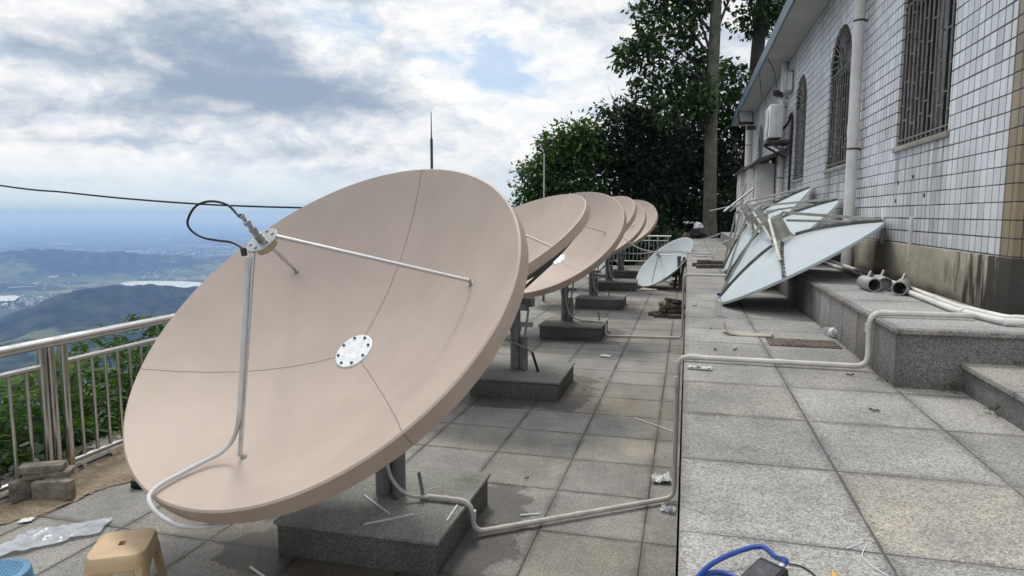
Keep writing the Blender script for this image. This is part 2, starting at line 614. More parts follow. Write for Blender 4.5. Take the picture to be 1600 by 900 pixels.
M_cblock = simple('grey_cement_block', (0.19, 0.17, 0.14), 0.95, var=0.5, scale=14, bump=0.8, bscale=60)
M_stool = simple('tan_plastic', (0.44, 0.315, 0.185), 0.5, var=0.14, scale=7, bump=0.1, bscale=200)
M_blue = simple('blue_plastic', (0.075, 0.19, 0.30), 0.5, var=0.18, scale=9)
M_cableblue = simple('blue_cable', (0.01, 0.05, 0.26), 0.4, var=0.15)
M_screen = simple('dead_screen', (0.018, 0.02, 0.028), 0.12, var=0.1, spec=0.6)
M_blackplastic = simple('black_plastic', (0.009, 0.009, 0.010), 0.5, var=0.3)
M_yellow = simple('yellow_plastic', (0.55, 0.32, 0.06), 0.45, var=0.15)
M_paper = simple('white_scrap', (0.62, 0.62, 0.62), 0.7, var=0.15, scale=20)
M_card = simple('bare_card', (0.40, 0.37, 0.31), 0.85, var=0.15, scale=10)
M_capblue = simple('blue_cap', (0.015, 0.04, 0.25), 0.4, var=0.1)
M_leafdead = simple('dead_leaf', (0.06, 0.042, 0.026), 0.85, var=0.5, scale=10)
M_bark = simple('pale_bark', (0.095, 0.096, 0.07), 0.95, var=0.4, scale=3.0, bump=0.7, bscale=16)
M_barkdark = simple('dark_bark', (0.05, 0.046, 0.04), 0.95, var=0.4, scale=3.0, bump=0.8, bscale=14)
M_wood = simple('old_timber', (0.13, 0.10, 0.07), 0.9, var=0.35, scale=8)
M_roofblue = None

def m_sand():
    m, k, b = new_mat('sand')
    p = k.pos()
    n = k.noise(p, 3, 5, 0.7)
    n2 = k.noise(p, 60, 4, 0.75)
    c = k.mix(k.ss(n, 0.35, 0.65), (0.20, 0.155, 0.105), (0.31, 0.255, 0.18))
    v = k.ss(n2, 0.25, 0.75, 0.55, 1.35)
    c = k.vm('MULTIPLY', c, k.comb(v, v, v))
    setp(k, b, c, 0.95, normal=k.bump(k.m('ADD', k.noise(p, 22, 4), k.m('MULTIPLY', n2, 0.5)), 0.8, 0.02), spec=0.2)
    return m


M_sand = m_sand()

def m_tile(name, base, warm=0.0):
    """glazed wall tile, dark horizontal joints, thin upright joints, rain streaks"""
    m, k, b = new_mat(name)
    p = k.pos()
    x, y, z = k.xyz(p)
    h = k.m('ADD', x, y)
    wv = k.m('MULTIPLY', k.m('SUBTRACT', k.noise(p, 2.0, 2), 0.5), 0.006)
    fz = k.m('DIVIDE', k.m('SUBTRACT', k.m('ADD', z, wv), 1.607), 0.105)
    fy = k.m('DIVIDE', k.m('ADD', h, k.m('MULTIPLY', wv, 0.5)), 0.098)
    iz = k.m('FLOOR', fz)
    iy = k.m('FLOOR', fy)
    dz = k.m('MULTIPLY', k.m('SUBTRACT', 0.5, k.m('ABSOLUTE', k.m('SUBTRACT', k.m('FRACT', fz), 0.5))), 0.105)
    dy = k.m('MULTIPLY', k.m('SUBTRACT', 0.5, k.m('ABSOLUTE', k.m('SUBTRACT', k.m('FRACT', fy), 0.5))), 0.098)
    jw = k.ss(k.noise(p, 1.3, 3), 0.3, 0.7, 0.7, 1.5)
    jh = k.m('SUBTRACT', 1.0, k.ss(k.m('DIVIDE', dz, jw), 0.0028, 0.0058))
    jv = k.m('SUBTRACT', 1.0, k.ss(k.m('DIVIDE', dy, jw), 0.0035, 0.0065))
    cell = k.white(k.comb(iy, iz, 1.7))
    v = k.ss(cell, 0, 1, 0.88, 1.08)
    streak = k.noise(k.vm('MULTIPLY', p, (7, 7, 0.7)), 1.0, 5, 0.65)
    st = k.ss(streak, 0.42, 0.68, 1.02, 0.82)
    cloud = k.ss(k.noise(p, 0.7, 4, 0.6), 0.35, 0.7, 1.05, 0.84)
    runs = k.noise(k.vm('MULTIPLY', p, (16, 16, 0.5)), 1.0, 4, 0.65)
    under = 0.0
    for (ya, yb) in ((5.58, 6.86), (8.82, 10.10), (11.92, 13.16), (18.5, 19.8)):
        w_ = k.m('MULTIPLY', k.ss(y, ya - 0.08, ya + 0.05), k.ss(y, yb + 0.08, yb - 0.05))
        under = k.m('MAXIMUM', under, w_)
    under = k.m('MULTIPLY', under, k.m('MULTIPLY', k.ss(z, 1.5, 2.42), k.ss(z, 2.47, 2.44)))
    cloud = k.m('MULTIPLY', cloud, k.m('SUBTRACT', 1.0, k.m('MULTIPLY', under, k.ss(runs, 0.38, 0.62, 0.05, 0.5))))
    odd = k.ss(k.white(k.comb(iz, iy, 5.3)), 0.94, 0.96, 1.0, 0.78)
    cloud = k.m('MULTIPLY', cloud, odd)
    low = k.ss(z, 1.6, 2.5, 0.92, 1.0)
    v = k.m('MULTIPLY', k.m('MULTIPLY', v, st), k.m('MULTIPLY', cloud, low))
    c = k.vm('MULTIPLY', base, k.comb(v, v, v))
    ginb = k.ss(k.noise(p, 2.0, 4), 0.3, 0.7, 0.5, 1.0)
    c = k.mix(k.m('MULTIPLY', jv, k.m('MULTIPLY', ginb, 0.9)), c, (0.05, 0.05, 0.047))
    c = k.mix(k.m('MULTIPLY', jh, 0.93), c, (0.028, 0.028, 0.026))
    j = k.m('MAXIMUM', jh, jv)
    setp(k, b, c, k.m('ADD', 0.28, k.m('MULTIPLY', j, 0.5)), normal=k.bump(k.m('SUBTRACT', k.m('MULTIPLY', cell, 0.12), j), 0.5, 0.004), spec=0.5)
    return m


M_tile = m_tile('white_wall_tile', (0.70, 0.72, 0.75))
M_tiletan = m_tile('tan_corner_tile', (0.29, 0.225, 0.135))

def m_plinth():
    m, k, b = new_mat('stained_render')
    p = k.pos()
    x, y, z = k.xyz(p)
    n = k.noise(p, 2.4, 5, 0.65)
    n2 = k.noise(p, 9, 5, 0.7)
    st = k.noise(k.vm('MULTIPLY', p, (5, 5, 0.9)), 1.4, 5, 0.65)
    c = k.mix(k.ss(n, 0.35, 0.68), (0.42, 0.375, 0.295), (0.28, 0.25, 0.195))
    c = k.mix(k.ss(n2, 0.5, 0.7, 0, 0.5), c, (0.42, 0.40, 0.35))
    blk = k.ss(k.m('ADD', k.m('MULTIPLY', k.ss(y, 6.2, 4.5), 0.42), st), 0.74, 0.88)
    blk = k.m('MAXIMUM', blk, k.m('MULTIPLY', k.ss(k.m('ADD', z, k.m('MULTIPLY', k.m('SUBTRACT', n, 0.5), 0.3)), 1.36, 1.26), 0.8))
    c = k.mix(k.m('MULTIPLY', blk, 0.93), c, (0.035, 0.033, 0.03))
    setp(k, b, c, 0.92, normal=k.bump(n2, 0.5, 0.01), spec=0.2)
    return m


M_plinth = m_plinth()
M_soffit = simple('soffit_paint', (0.46, 0.46, 0.44), 0.85, var=0.12, scale=1.4)

def m_roof():
    m, k, b = new_mat('blue_glazed_tile')
    p = k.pos()
    x, y, z = k.xyz(p)
    fy = k.m('DIVIDE', y, 0.2)
    fz = k.m('DIVIDE', z, 0.12)
    e = k.m('SUBTRACT', 0.5, k.m('ABSOLUTE', k.m('SUBTRACT', k.m('FRACT', fy), 0.5)))
    e2 = k.m('SUBTRACT', 0.5, k.m('ABSOLUTE', k.m('SUBTRACT', k.m('FRACT', fz), 0.5)))
    j = k.m('SUBTRACT', 1.0, k.ss(k.m('MINIMUM', e, e2), 0.02, 0.06))
    cell = k.white(k.comb(k.m('FLOOR', fy), k.m('FLOOR', fz), 0))
    c = k.mix(cell, (0.035, 0.085, 0.135), (0.07, 0.15, 0.215))
    c = k.mix(k.ss(k.noise(p, 2, 5, 0.7), 0.5, 0.72, 0, 0.7), c, (0.06, 0.08, 0.08))
    c = k.mix(j, c, (0.015, 0.03, 0.045))
    setp(k, b, c, 0.3, spec=0.5, normal=k.bump(k.m('SUBTRACT', 1, j), 0.5, 0.01))
    return m


M_roofblue = m_roof()

def m_glass():
    m, k, b = new_mat('dim_window_glass')
    p = k.pos()
    n = k.noise(p, 2.5, 4)
    c = k.mix(n, (0.02, 0.022, 0.024), (0.06, 0.062, 0.062))
    setp(k, b, c, k.ss(n, 0.3, 0.7, 0.1, 0.35), spec=0.6)
    return m


M_glass = m_glass()

def m_leaf(name, a, b_, c_, trans=0.25):
    m, k, b = new_mat(name)
    g = k.n('ShaderNodeNewGeometry')
    rnd = g.outputs['Random Per Island']
    p = g.outputs['Position']
    n = k.noise(p, 0.8, 3)
    f = k.m('ADD', k.m('MULTIPLY', rnd, 0.6), k.m('MULTIPLY', n, 0.4))
    c = k.mix(k.ss(f, 0.25, 0.6), a, b_)
    c = k.mix(k.ss(f, 0.62, 0.85), c, c_)
    setp(k, b, c, 0.6, spec=0.2)
    if trans:
        tr = k.n('ShaderNodeBsdfTranslucent')
        k.put(tr.inputs[0], k.vm('MULTIPLY', c, (1.1, 1.3, 0.6)))
        mx = k.n('ShaderNodeMixShader')
        mx.inputs[0].default_value = trans
        k.link(b.outputs[0], mx.inputs[1])
        k.link(tr.outputs[0], mx.inputs[2])
        outn = [q for q in m.node_tree.nodes if q.type == 'OUTPUT_MATERIAL'][0]
        k.link(mx.outputs[0], outn.inputs[0])
    return m


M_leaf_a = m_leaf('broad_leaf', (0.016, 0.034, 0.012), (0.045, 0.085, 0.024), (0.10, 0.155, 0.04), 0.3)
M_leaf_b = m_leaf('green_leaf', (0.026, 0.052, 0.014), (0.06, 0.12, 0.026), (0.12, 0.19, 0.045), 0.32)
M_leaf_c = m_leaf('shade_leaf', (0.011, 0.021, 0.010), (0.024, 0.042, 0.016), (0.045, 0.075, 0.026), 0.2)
M_fern = m_leaf('pinnate_leaf', (0.035, 0.075, 0.02), (0.07, 0.135, 0.032), (0.17, 0.22, 0.055), 0.3)
M_fern2 = m_leaf('pinnate_leaf_dark', (0.028, 0.06, 0.016), (0.055, 0.115, 0.026), (0.12, 0.19, 0.045), 0.28)
M_grey_leaf = m_leaf('grey_leaf', (0.12, 0.16, 0.13), (0.18, 0.22, 0.18), (0.24, 0.27, 0.22), 0.2)


def m_clear(name, col, alpha):
    m, k, b = new_mat(name)
    p = k.pos()
    n = k.noise(p, 18, 4)
    setp(k, b, k.vm('MULTIPLY', col, k.comb(k.ss(n, 0.3, 0.7, 0.8, 1.1), k.ss(n, 0.3, 0.7, 0.8, 1.1), k.ss(n, 0.3, 0.7, 0.8, 1.1))), 0.2, spec=0.6,
         normal=k.bump(n, 0.5, 0.01))
    b.inputs['Alpha'].default_value = alpha
    return m


M_film = m_clear('plastic_film', (0.55, 0.58, 0.62), 0.5)
M_bottle = m_clear('clear_bottle', (0.6, 0.66, 0.7), 0.28)


# ------------------------------------------------------------------ terrain
def fbm(x, y, oct=6, seed=0):
    x = np.asarray(x, float)
    y = np.asarray(y, float)
    tot = np.zeros_like(x)
    amp = 0.5
    r = np.random.default_rng(seed)
    tab = r.random((256, 256))
    for o in range(oct):
        xi = np.floor(x).astype(int)
        yi = np.floor(y).astype(int)
        fx = x - xi
        fy = y - yi
        fx = fx * fx * (3 - 2 * fx)
        fy = fy * fy * (3 - 2 * fy)
        a = tab[xi % 256, yi % 256]
        b = tab[(xi + 1) % 256, yi % 256]
        c = tab[xi % 256, (yi + 1) % 256]
        d = tab[(xi + 1) % 256, (yi + 1) % 256]
        tot += amp * ((a * (1 - fx) + b * fx) * (1 - fy) + (c * (1 - fx) + d * fx) * fy)
        amp *= 0.5
        x = x * 2.03 + 17.3
        y = y * 2.03 + 9.1
    return tot


PLAIN = -500.0


def rect_d(x, y, x0, x1, y0, y1):
    return np.hypot(np.maximum(np.maximum(x0 - x, x - x1), 0), np.maximum(np.maximum(y0 - y, y - y1), 0))


def hill(x, y, u, v, dist, z, wl, wr, wd, pw=2):
    """gaussian ridge standing in the valley at the given bearing; wl, wr across, wd in depth"""
    d = dirv(u, v)
    a = math.atan2(d.x, d.y)
    cx, cy = math.sin(a) * dist, math.cos(a) * dist
    tx, ty = math.cos(a), -math.sin(a)
    s = (x - cx) * tx + (y - cy) * ty
    t = (x - cx) * math.sin(a) + (y - cy) * math.cos(a)
    w = np.where(s < 0, wl, wr)
    return (z - PLAIN) * np.exp(-np.abs(s / w) ** pw - (t / wd) ** 2)


def ground_z(x, y):
    x = np.asarray(x, float)
    y = np.asarray(y, float)
    d1 = rect_d(x, y, -4.6, 30, -40, 25)
    d2 = rect_d(x, y, -0.8, 30, 26.8, 44)
    base = -0.3 - 500 * (1 - np.exp(-d1 / 620.0))
    z2 = 0.85 - np.where(d2 > 0, 0.8 * d2, 0)
    z = np.maximum(base, np.where(z2 > -6, z2, -1e9))
    far = np.clip((np.hypot(x, y) - 900) / 1500, 0, 1)
    z = z + (fbm(x / 60, y / 60, 5, 3) - 0.5) * 40 * np.clip(d1 / 200, 0, 1)
    h = np.zeros_like(x)
    h = np.maximum(h, hill(x, y, 330, 450, 3400, -324, 520, 620, 420))
    h = np.maximum(h, hill(x, y, 205, 452, 3250, -290, 500, 620, 430, 4))
    h = np.maximum(h, hill(x, y, 120, 520, 2600, -352, 430, 560, 350))
    h = np.maximum(h, hill(x, y, 80, 380, 7000, -292, 900, 1000, 500))
    h = np.maximum(h, hill(x, y, -60, 384, 7300, -300, 900, 900, 500))
    h = np.maximum(h, hill(x, y, 250, 398, 7000, -380, 900, 700, 400))
    h = np.maximum(h, hill(x, y, 560, 395, 8000, -380, 1600, 1600, 700))
    n = fbm(x / 420, y / 420, 7, 8)
    hs = np.clip(h / 80, 0, 1)
    z = np.where(far > 0, np.maximum(z, PLAIN + h * (0.72 + 0.55 * n) + (fbm(x / 900, y / 900, 4, 5) - 0.5) * 26 * far + hs * (fbm(x / 55, y / 55, 4, 2) - 0.5) * 34), z)
    return z


def make_terrain():
    th = np.concatenate([np.arange(-62, 8, 0.16), np.arange(8, 298, 3.0)])
    th = np.radians(th)
    r = np.concatenate([[0.5], np.geomspace(3, 80000, 310)])
    T, Rr = np.meshgrid(th, r)
    X = np.sin(T) * Rr
    Y = np.cos(T) * Rr
    Z = ground_z(X, Y)
    nt, nr = len(th), len(r)
    vs = np.stack([X, Y, Z], -1).reshape(-1, 3)
    i = np.arange(nr - 1)[:, None] * nt
    j = np.arange(nt)[None, :]
    a = i + j
    b = i + (j + 1) % nt
    fs = np.stack([a, b, b + nt, a + nt], -1).reshape(-1, 4)
    me = bpy.data.meshes.new('terrain')
    me.vertices.add(len(vs))
    me.vertices.foreach_set('co', vs.astype(np.float32).ravel())
    me.loops.add(fs.size)
    me.loops.foreach_set('vertex_index', fs.astype(np.int32).ravel())
    me.polygons.add(len(fs))
    me.polygons.foreach_set('loop_start', np.arange(0, fs.size, 4, dtype=np.int32))
    me.polygons.foreach_set('use_smooth', np.ones(len(fs), dtype=bool))
    me.update(calc_edges=True)
    m, k, b = new_mat('hills_and_fields')
    p = k.pos()
    x, y, z = k.xyz(p)
    flat = k.ss(z, PLAIN + 14, PLAIN + 50, 1.0, 0.0)
    n1 = k.noise(p, 0.012, 6, 0.65)
    n2 = k.noise(p, 0.0016, 6, 0.62)
    n3 = k.noise(p, 0.022, 5, 0.75)
    tree = k.mix(k.ss(n1, 0.35, 0.68), (0.006, 0.012, 0.009), (0.04, 0.055, 0.03))
    tree = k.mix(k.ss(n3, 0.48, 0.7, 0, 0.7), tree, (0.06, 0.08, 0.04))
    clear = k.ss(k.m('ADD', n2, k.m('MULTIPLY', n1, 0.4)), 0.74, 0.84, 0, 0.8)
    forest = k.mix(clear, tree, (0.13, 0.15, 0.08))
    fld = k.voronoi(k.vm('MULTIPLY', p, (1, 1, 0)), 0.0055, 'Color')
    fs_ = k.n('ShaderNodeSeparateColor')
    k.link(fld, fs_.inputs[0])
    field = k.mix(fs_.outputs[0], (0.035, 0.06, 0.03), (0.10, 0.13, 0.065))
    field = k.mix(k.ss(fs_.outputs[1], 0.88, 0.94, 0, 0.6), field, (0.24, 0.22, 0.17))
    wood = k.ss(k.m('ADD', n2, k.m('MULTIPLY', k.m('SUBTRACT', n1, 0.5), 0.5)), 0.40, 0.54, 1.0, 0.0)
    plain = k.mix(wood, field, tree)
    far_mix = k.mix(flat, forest, plain)
    near = k.ss(k.vm('LENGTH', p), 60, 300)
    soil = k.mix(k.noise(p, 1.2, 4), (0.02, 0.024, 0.012), (0.05, 0.05, 0.028))
    setp(k, b, k.mix(near, soil, far_mix), 0.95, spec=0.1)
    me.materials.append(m)
    ob = bpy.data.objects.new('terrain', me)
    COL.objects.link(ob)
    struct(ob)


make_terrain()


def ground_hit(u, v, z):
    d = dirv(u, v)
    t = (z - 1.85) / d.z
    return Vector((d.x * t, d.y * t, z))


def lake(name, uv, z, mat):
    pts = [ground_hit(u, v, z) for u, v in uv]
    mb = MB()
    mb.add(pts, [tuple(range(len(pts)))])
    return struct(mb.build(name, mat, recalc=False))


M_water = simple('lake_water', (0.50, 0.56, 0.56), 0.25, var=0.05, scale=0.01, spec=0.6)
lake('lake', [(186, 443), (205, 439.5), (240, 438.8), (285, 439.3), (312, 441), (330, 446), (300, 450), (240, 448), (200, 447)], PLAIN + 13, M_water)
lake('lake', [(-10, 462.5), (22, 461.5), (31, 463), (22, 470), (-10, 471)], PLAIN + 13.5, M_water)

# the towns out in the valley: far too many houses to tell apart
def make_town():
    mb = []
    r = np.random.default_rng(21)
    n = 0
    cent = [(240, 428, 60, 5), (40, 434, 45, 6), (330, 420, 80, 5), (200, 392, 60, 3), (250, 372, 90, 4), (60, 357, 80, 3), (350, 400, 50, 4), (130, 412, 80, 5),
            (300, 358, 110, 3), (420, 372, 70, 4), (150, 345, 120, 2), (20, 415, 40, 4), (270, 412, 45, 2), (40, 470, 40, 6)]
    V = []
    F = []
    for (u, v, su, sv) in cent:
        cnt = 150
        for _ in range(cnt):
            uu = u + r.normal() * su
            vv = max(v + r.normal() * sv, 343)
            q = ground_hit(uu, vv, PLAIN + 3)
            if q.y < 1500:
                continue
            gz = float(ground_z(np.array([q.x]), np.array([q.y]))[0])
            if gz > PLAIN + 25 and v < 460:
                continue
            dist = q.length
            s = min(max(r.lognormal(2.3, 0.5), 6), 50) * (1 if dist < 7000 else 1.8)
            w, d, h = s, s * r.uniform(0.5, 1.2), r.uniform(6, 13)
            a = r.uniform(0, 3.14)
            ca, sa = math.cos(a), math.sin(a)
            o = len(V)
            for zz_ in (gz - 6, gz + h):
                for sx, sy in ((-1, -1), (1, -1), (1, 1), (-1, 1)):
                    V.append((q.x + (sx * w * ca - sy * d * sa) / 2, q.y + (sx * w * sa + sy * d * ca) / 2, zz_))
            F += [(o + 4, o + 5, o + 6, o + 7), (o, o + 1, o + 5, o + 4), (o + 1, o + 2, o + 6, o + 5), (o + 2, o + 3, o + 7, o + 6), (o + 3, o, o + 4, o + 7)]
    # long pale sheds
    for (u, v, w, d) in ((57, 357.5, 240, 120), (80, 346, 420, 160), (15, 357, 300, 100), (262, 412.5, 420, 50), (300, 384, 600, 60), (335, 386, 500, 60), (200, 394, 260, 60), (30, 449, 120, 60), (48, 448, 70, 50), (95, 381, 300, 40)):
        q = ground_hit(u, v, PLAIN + 4)
        gz = float(ground_z(np.array([q.x]), np.array([q.y]))[0])
        o = len(V)
        az_ = math.atan2(q.x, q.y)
        ca, sa = math.cos(-az_), math.sin(-az_)
        for zz_ in (gz - 6, gz + 12):
            for sx, sy in ((-1, -1), (1, -1), (1, 1), (-1, 1)):
                V.append((q.x + (sx * w * ca - sy * d * sa) / 2, q.y + (sx * w * sa + sy * d * ca) / 2, zz_))
        F += [(o + 4, o + 5, o + 6, o + 7), (o, o + 1, o + 5, o + 4), (o + 1, o + 2, o + 6, o + 5), (o + 2, o + 3, o + 7, o + 6), (o + 3, o, o + 4, o + 7)]
    b = MB()
    b.add(V, F)
    m, k, bs = new_mat('town_walls')
    g = k.n('ShaderNodeNewGeometry')
    c = k.mix(g.outputs['Random Per Island'], (0.16, 0.155, 0.15), (0.6, 0.59, 0.57))
    setp(k, bs, c, 0.8)
    ob = stuff(b.build('valley_towns', m, recalc=False))
    tag(ob, 'small pale houses and sheds scattered over the hazy valley far below', 'towns')


make_town()

# haze: one even box of air
hb = MB().box((-82000, -82000, -640), (82000, 82000, 22))
haze = stuff(hb.build('haze', []))
hm = bpy.data.materials.new('air')
hm.use_nodes = True
hm.node_tree.nodes.clear()
k = NT(hm.node_tree)
o_ = k.n('ShaderNodeOutputMaterial')
pv = k.n('ShaderNodeVolumePrincipled')
pv.inputs['Color'].default_value = (0.25, 0.44, 0.92, 1)
pv.inputs['Absorption Color'].default_value = (0.55, 0.52, 1, 1)
pv.inputs['Density'].default_value = 1.2e-4
pv.inputs['Anisotropy'].default_value = 0.25
k.link(pv.outputs[0], o_.inputs['Volume'])
haze.data.materials.append(hm)
tag(haze, 'pale blue haze lying over the valley and the horizon', 'haze')

# ------------------------------------------------------------------ terrace
mb = MB()
mb.box((-4.5, -6, -0.6), (-0.012, 24.6, 0.0))
struct(mb.build('paving', M_floor))
mb = MB()
mb.box((-4.62, -6, -0.6), (-4.2, 24.9, 0.03))
struct(mb.build('kerb_strip', M_kerb, bevel=0.012))
# raised walkway: slab top with a slight nosing over its front wall
mb = MB()
mb.box((0.0, -6, 0.90), (7, 26.7, 0.95), mi=0)
mb.box((0.014, -6, -0.6), (7, 26.7, 0.899), mi=1)
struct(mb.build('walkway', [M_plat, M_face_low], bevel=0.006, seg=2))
mb = MB()
mb.box((1.055, 3.815, 1.235), (4.6, 23.4, 1.263), mi=0)
mb.box((1.07, 3.83, 0.9), (4.6, 23.4, 1.234), mi=1)
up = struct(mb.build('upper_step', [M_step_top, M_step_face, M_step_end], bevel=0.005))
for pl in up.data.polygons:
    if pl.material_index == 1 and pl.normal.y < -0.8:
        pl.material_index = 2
mb = MB()
mb.box((1.365, 2.2, 1.072), (4.0, 3.828, 1.1), mi=0)
mb.box((1.38, 2.215, 0.94), (4.0, 3.829, 1.071), mi=1)
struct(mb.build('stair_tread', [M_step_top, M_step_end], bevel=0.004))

# sand spilled along the railing
def sand():
    pts = [(-4.2, 2.6), (-3.9, 2.85), (-3.86, 3.0), (-3.82, 3.2), (-3.74, 3.36), (-3.79, 3.57), (-3.6, 3.72), (-3.72, 3.9), (-3.8, 4.15), (-4.05, 4.35), (-4.19, 4.4), (-4.19, 3.6), (-4.19, 3.0)]
    bm = bmesh.new()
    n = 46
    V = {}
    from mathutils.geometry import intersect_point_line
    poly = [Vector((a, b, 0)) for a, b in pts]

    def inside(x, y):
        c = False
        j = len(poly) - 1
        for i in range(len(poly)):
            a, b = poly[i], poly[j]
            if (a.y > y) != (b.y > y) and x < (b.x - a.x) * (y - a.y) / (b.y - a.y) + a.x:
                c = not c
            j = i
        return c

    def edge(x, y):
        d = 9
        for i in range(len(poly)):
            a, b = poly[i - 1], poly[i]
            q, t = intersect_point_line(Vector((x, y, 0)), a, b)
            t = min(max(t, 0), 1)
            d = min(d, ((a + (b - a) * t) - Vector((x, y, 0))).length)
        return d
    x0, x1, y0, y1 = -4.24, -3.4, 2.5, 4.5
    NX, NY = 60, 130
    for i in range(NX):
        for j in range(NY):
            x = x0 + (x1 - x0) * i / (NX - 1)
            y = y0 + (y1 - y0) * j / (NY - 1)
            wx = x + (mnoise.noise(Vector((x * 4, y * 4, 0))) * 0.08) + mnoise.noise(Vector((x * 17, y * 17, 3))) * 0.03
            if inside(wx, y) or x < -4.19:
                e = edge(wx, y) if x > -4.16 else 0.2
                z = 0.004 + min(e, 0.3) * 0.10 + max(mnoise.noise(Vector((x * 9, y * 9, 5))), 0) * 0.012 + mnoise.noise(Vector((x * 30, y * 30, 5))) * 0.003
                V[i, j] = bm.verts.new((x, y, max(z, 0.004) + (0.028 if x < -4.17 else 0)))
    for (i, j) in list(V):
        q = [(i, j), (i + 1, j), (i + 1, j + 1), (i, j + 1)]
        if all(t in V for t in q):
            bm.faces.new([V[t] for t in q])
    me = bpy.data.meshes.new('sand')
    bm.to_mesh(me)
    bm.free()
    me.polygons.foreach_set('use_smooth', [True] * len(me.polygons))
    me.materials.append(M_sand)
    ob = bpy.data.objects.new('sand', me)
    COL.objects.link(ob)
    stuff(ob)
    tag(ob, 'spilled brown sand along the foot of the steel railing', 'sand')


sand()


# ------------------------------------------------------------------ railings
def railing(name, label, p0, p1, z0, posts, spacing=0.118, top_r=0.036, baluster_stuff=False, group=None):
    p0, p1 = Vector((*p0, 0)), Vector((*p1, 0))
    L = (p1 - p0).length
    d = (p1 - p0) / L
    t = thing(name, label, 'railing', (p0.x, p0.y, z0), group)
    at = lambda s, z: p0 + d * s + Vector((0, 0, z0 + z))
    MB().tube([at(0, 0.965), at(L, 0.965)], top_r, 16).build('handrail', M_steel, t, smooth=True)
    ps = sorted(posts)
    segs = []
    edges = [0] + [q for q in ps] + [L]
    for i in range(len(edges) - 1):
        a, b = edges[i], edges[i + 1]
        if b - a > 0.25:
            segs.append((a, b))
    bl = MB()
    for (a, b) in segs:
        MB().tube([at(a, 0.81), at(b, 0.81)], 0.019, 12).build('mid_rail', M_steel, t, smooth=True)
        MB().tube([at(a, 0.075), at(b, 0.075)], 0.019, 12).build('base_rail', M_steel, t, smooth=True)
        n = max(int(round((b - a) / spacing)), 1)
        for i in range(1, n):
            s = a + (b - a) * i / n
            if baluster_stuff:
                bl.tube([at(s, 0.075), at(s, 0.81)], 0.0125, 8)
            else:
                MB().tube([at(s, 0.075), at(s, 0.81)], 0.0125, 10).build('baluster', M_steel, t, smooth=True)
    if baluster_stuff:
        stuff(bl.build('balusters', M_steel, t, smooth=True))
    for s in ps:
        MB().tube([at(s, -0.02), at(s, 0.95)], 0.028, 14).build('post', M_steel, t, smooth=True)
    return t


ys0 = 0.6
railing('steel_railing', 'polished steel railing beside the near beige dish at the drop', (-4.27, ys0), (-4.27, 10.4), 0.0,
        [1.7 - ys0, 1.78 - ys0, 1.9 - ys0, 3.575 - ys0, 3.64 - ys0, 3.74 - ys0, 5.6 - ys0, 5.7 - ys0, 7.5 - ys0, 7.6 - ys0, 9.4 - ys0, 9.5 - ys0])
railing('steel_railing', 'far run of the terrace edge railing behind the rear beige dishes', (-4.27, 10.4), (-4.27, 24.3), 0.0,
        [2, 4, 6, 8, 10, 12, 13.9], baluster_stuff=True)
railing('steel_railing', 'short end railing across the terrace in front of the dark trees', (-4.2, 24.3), (-0.55, 24.3), 0.12,
        [0.02, 1.8, 2.9, 3.2, 3.55], spacing=0.13)

# ------------------------------------------------------------------ granite blocks and beige dishes
ORD = ['nearest', 'second', 'third', 'fourth', 'fifth', 'sixth and farthest']
PITCH = 3.35
for i in range(6):
    y = 3.04 + PITCH * i
    t = thing('granite_block', {0: 'mossy granite block with a conduit over its edge, nearest the camera', 1: 'granite block with a bent rod and moss, second from the camera',
                                2: 'granite block with a thin white pipe down its corner, third from the camera', 3: 'dull granite block fourth from the camera under a beige dish',
                                4: 'small looking granite block fifth from the camera beside the white floor dish', 5: 'farthest granite block of the row, before the end railing'}[i],
              'block', (-1.655, y + 0.475, 0), 'granite blocks under the beige dishes')
    MB().box((-2.115, y + 0.015, 0.0), (-1.195, y + 0.935, 0.176)).build('block_base', M_blockshade, t, bevel=0.006)
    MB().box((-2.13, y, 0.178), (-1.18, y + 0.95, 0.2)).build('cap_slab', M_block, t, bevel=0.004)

FOC = 0.893
RR = 1.2
ZR = RR * RR / 4 / FOC


def zp(r):
    return r * r / 4 / FOC


def pol(r, deg, dz=0.0):
    return Vector((r * math.cos(R(deg)), r * math.sin(R(deg)), zp(r) + dz))


def frame_of(azd, eld, V):
    a = Vector((math.cos(R(eld)) * math.sin(R(azd)), math.cos(R(eld)) * math.cos(R(azd)), math.sin(R(eld))))
    e1 = a.cross(Vector((0, 0, 1))).normalized()
    e2 = e1.cross(a)
    M = Matrix((e1, e2, a)).transposed().to_4x4()
    M.translation = V
    return M


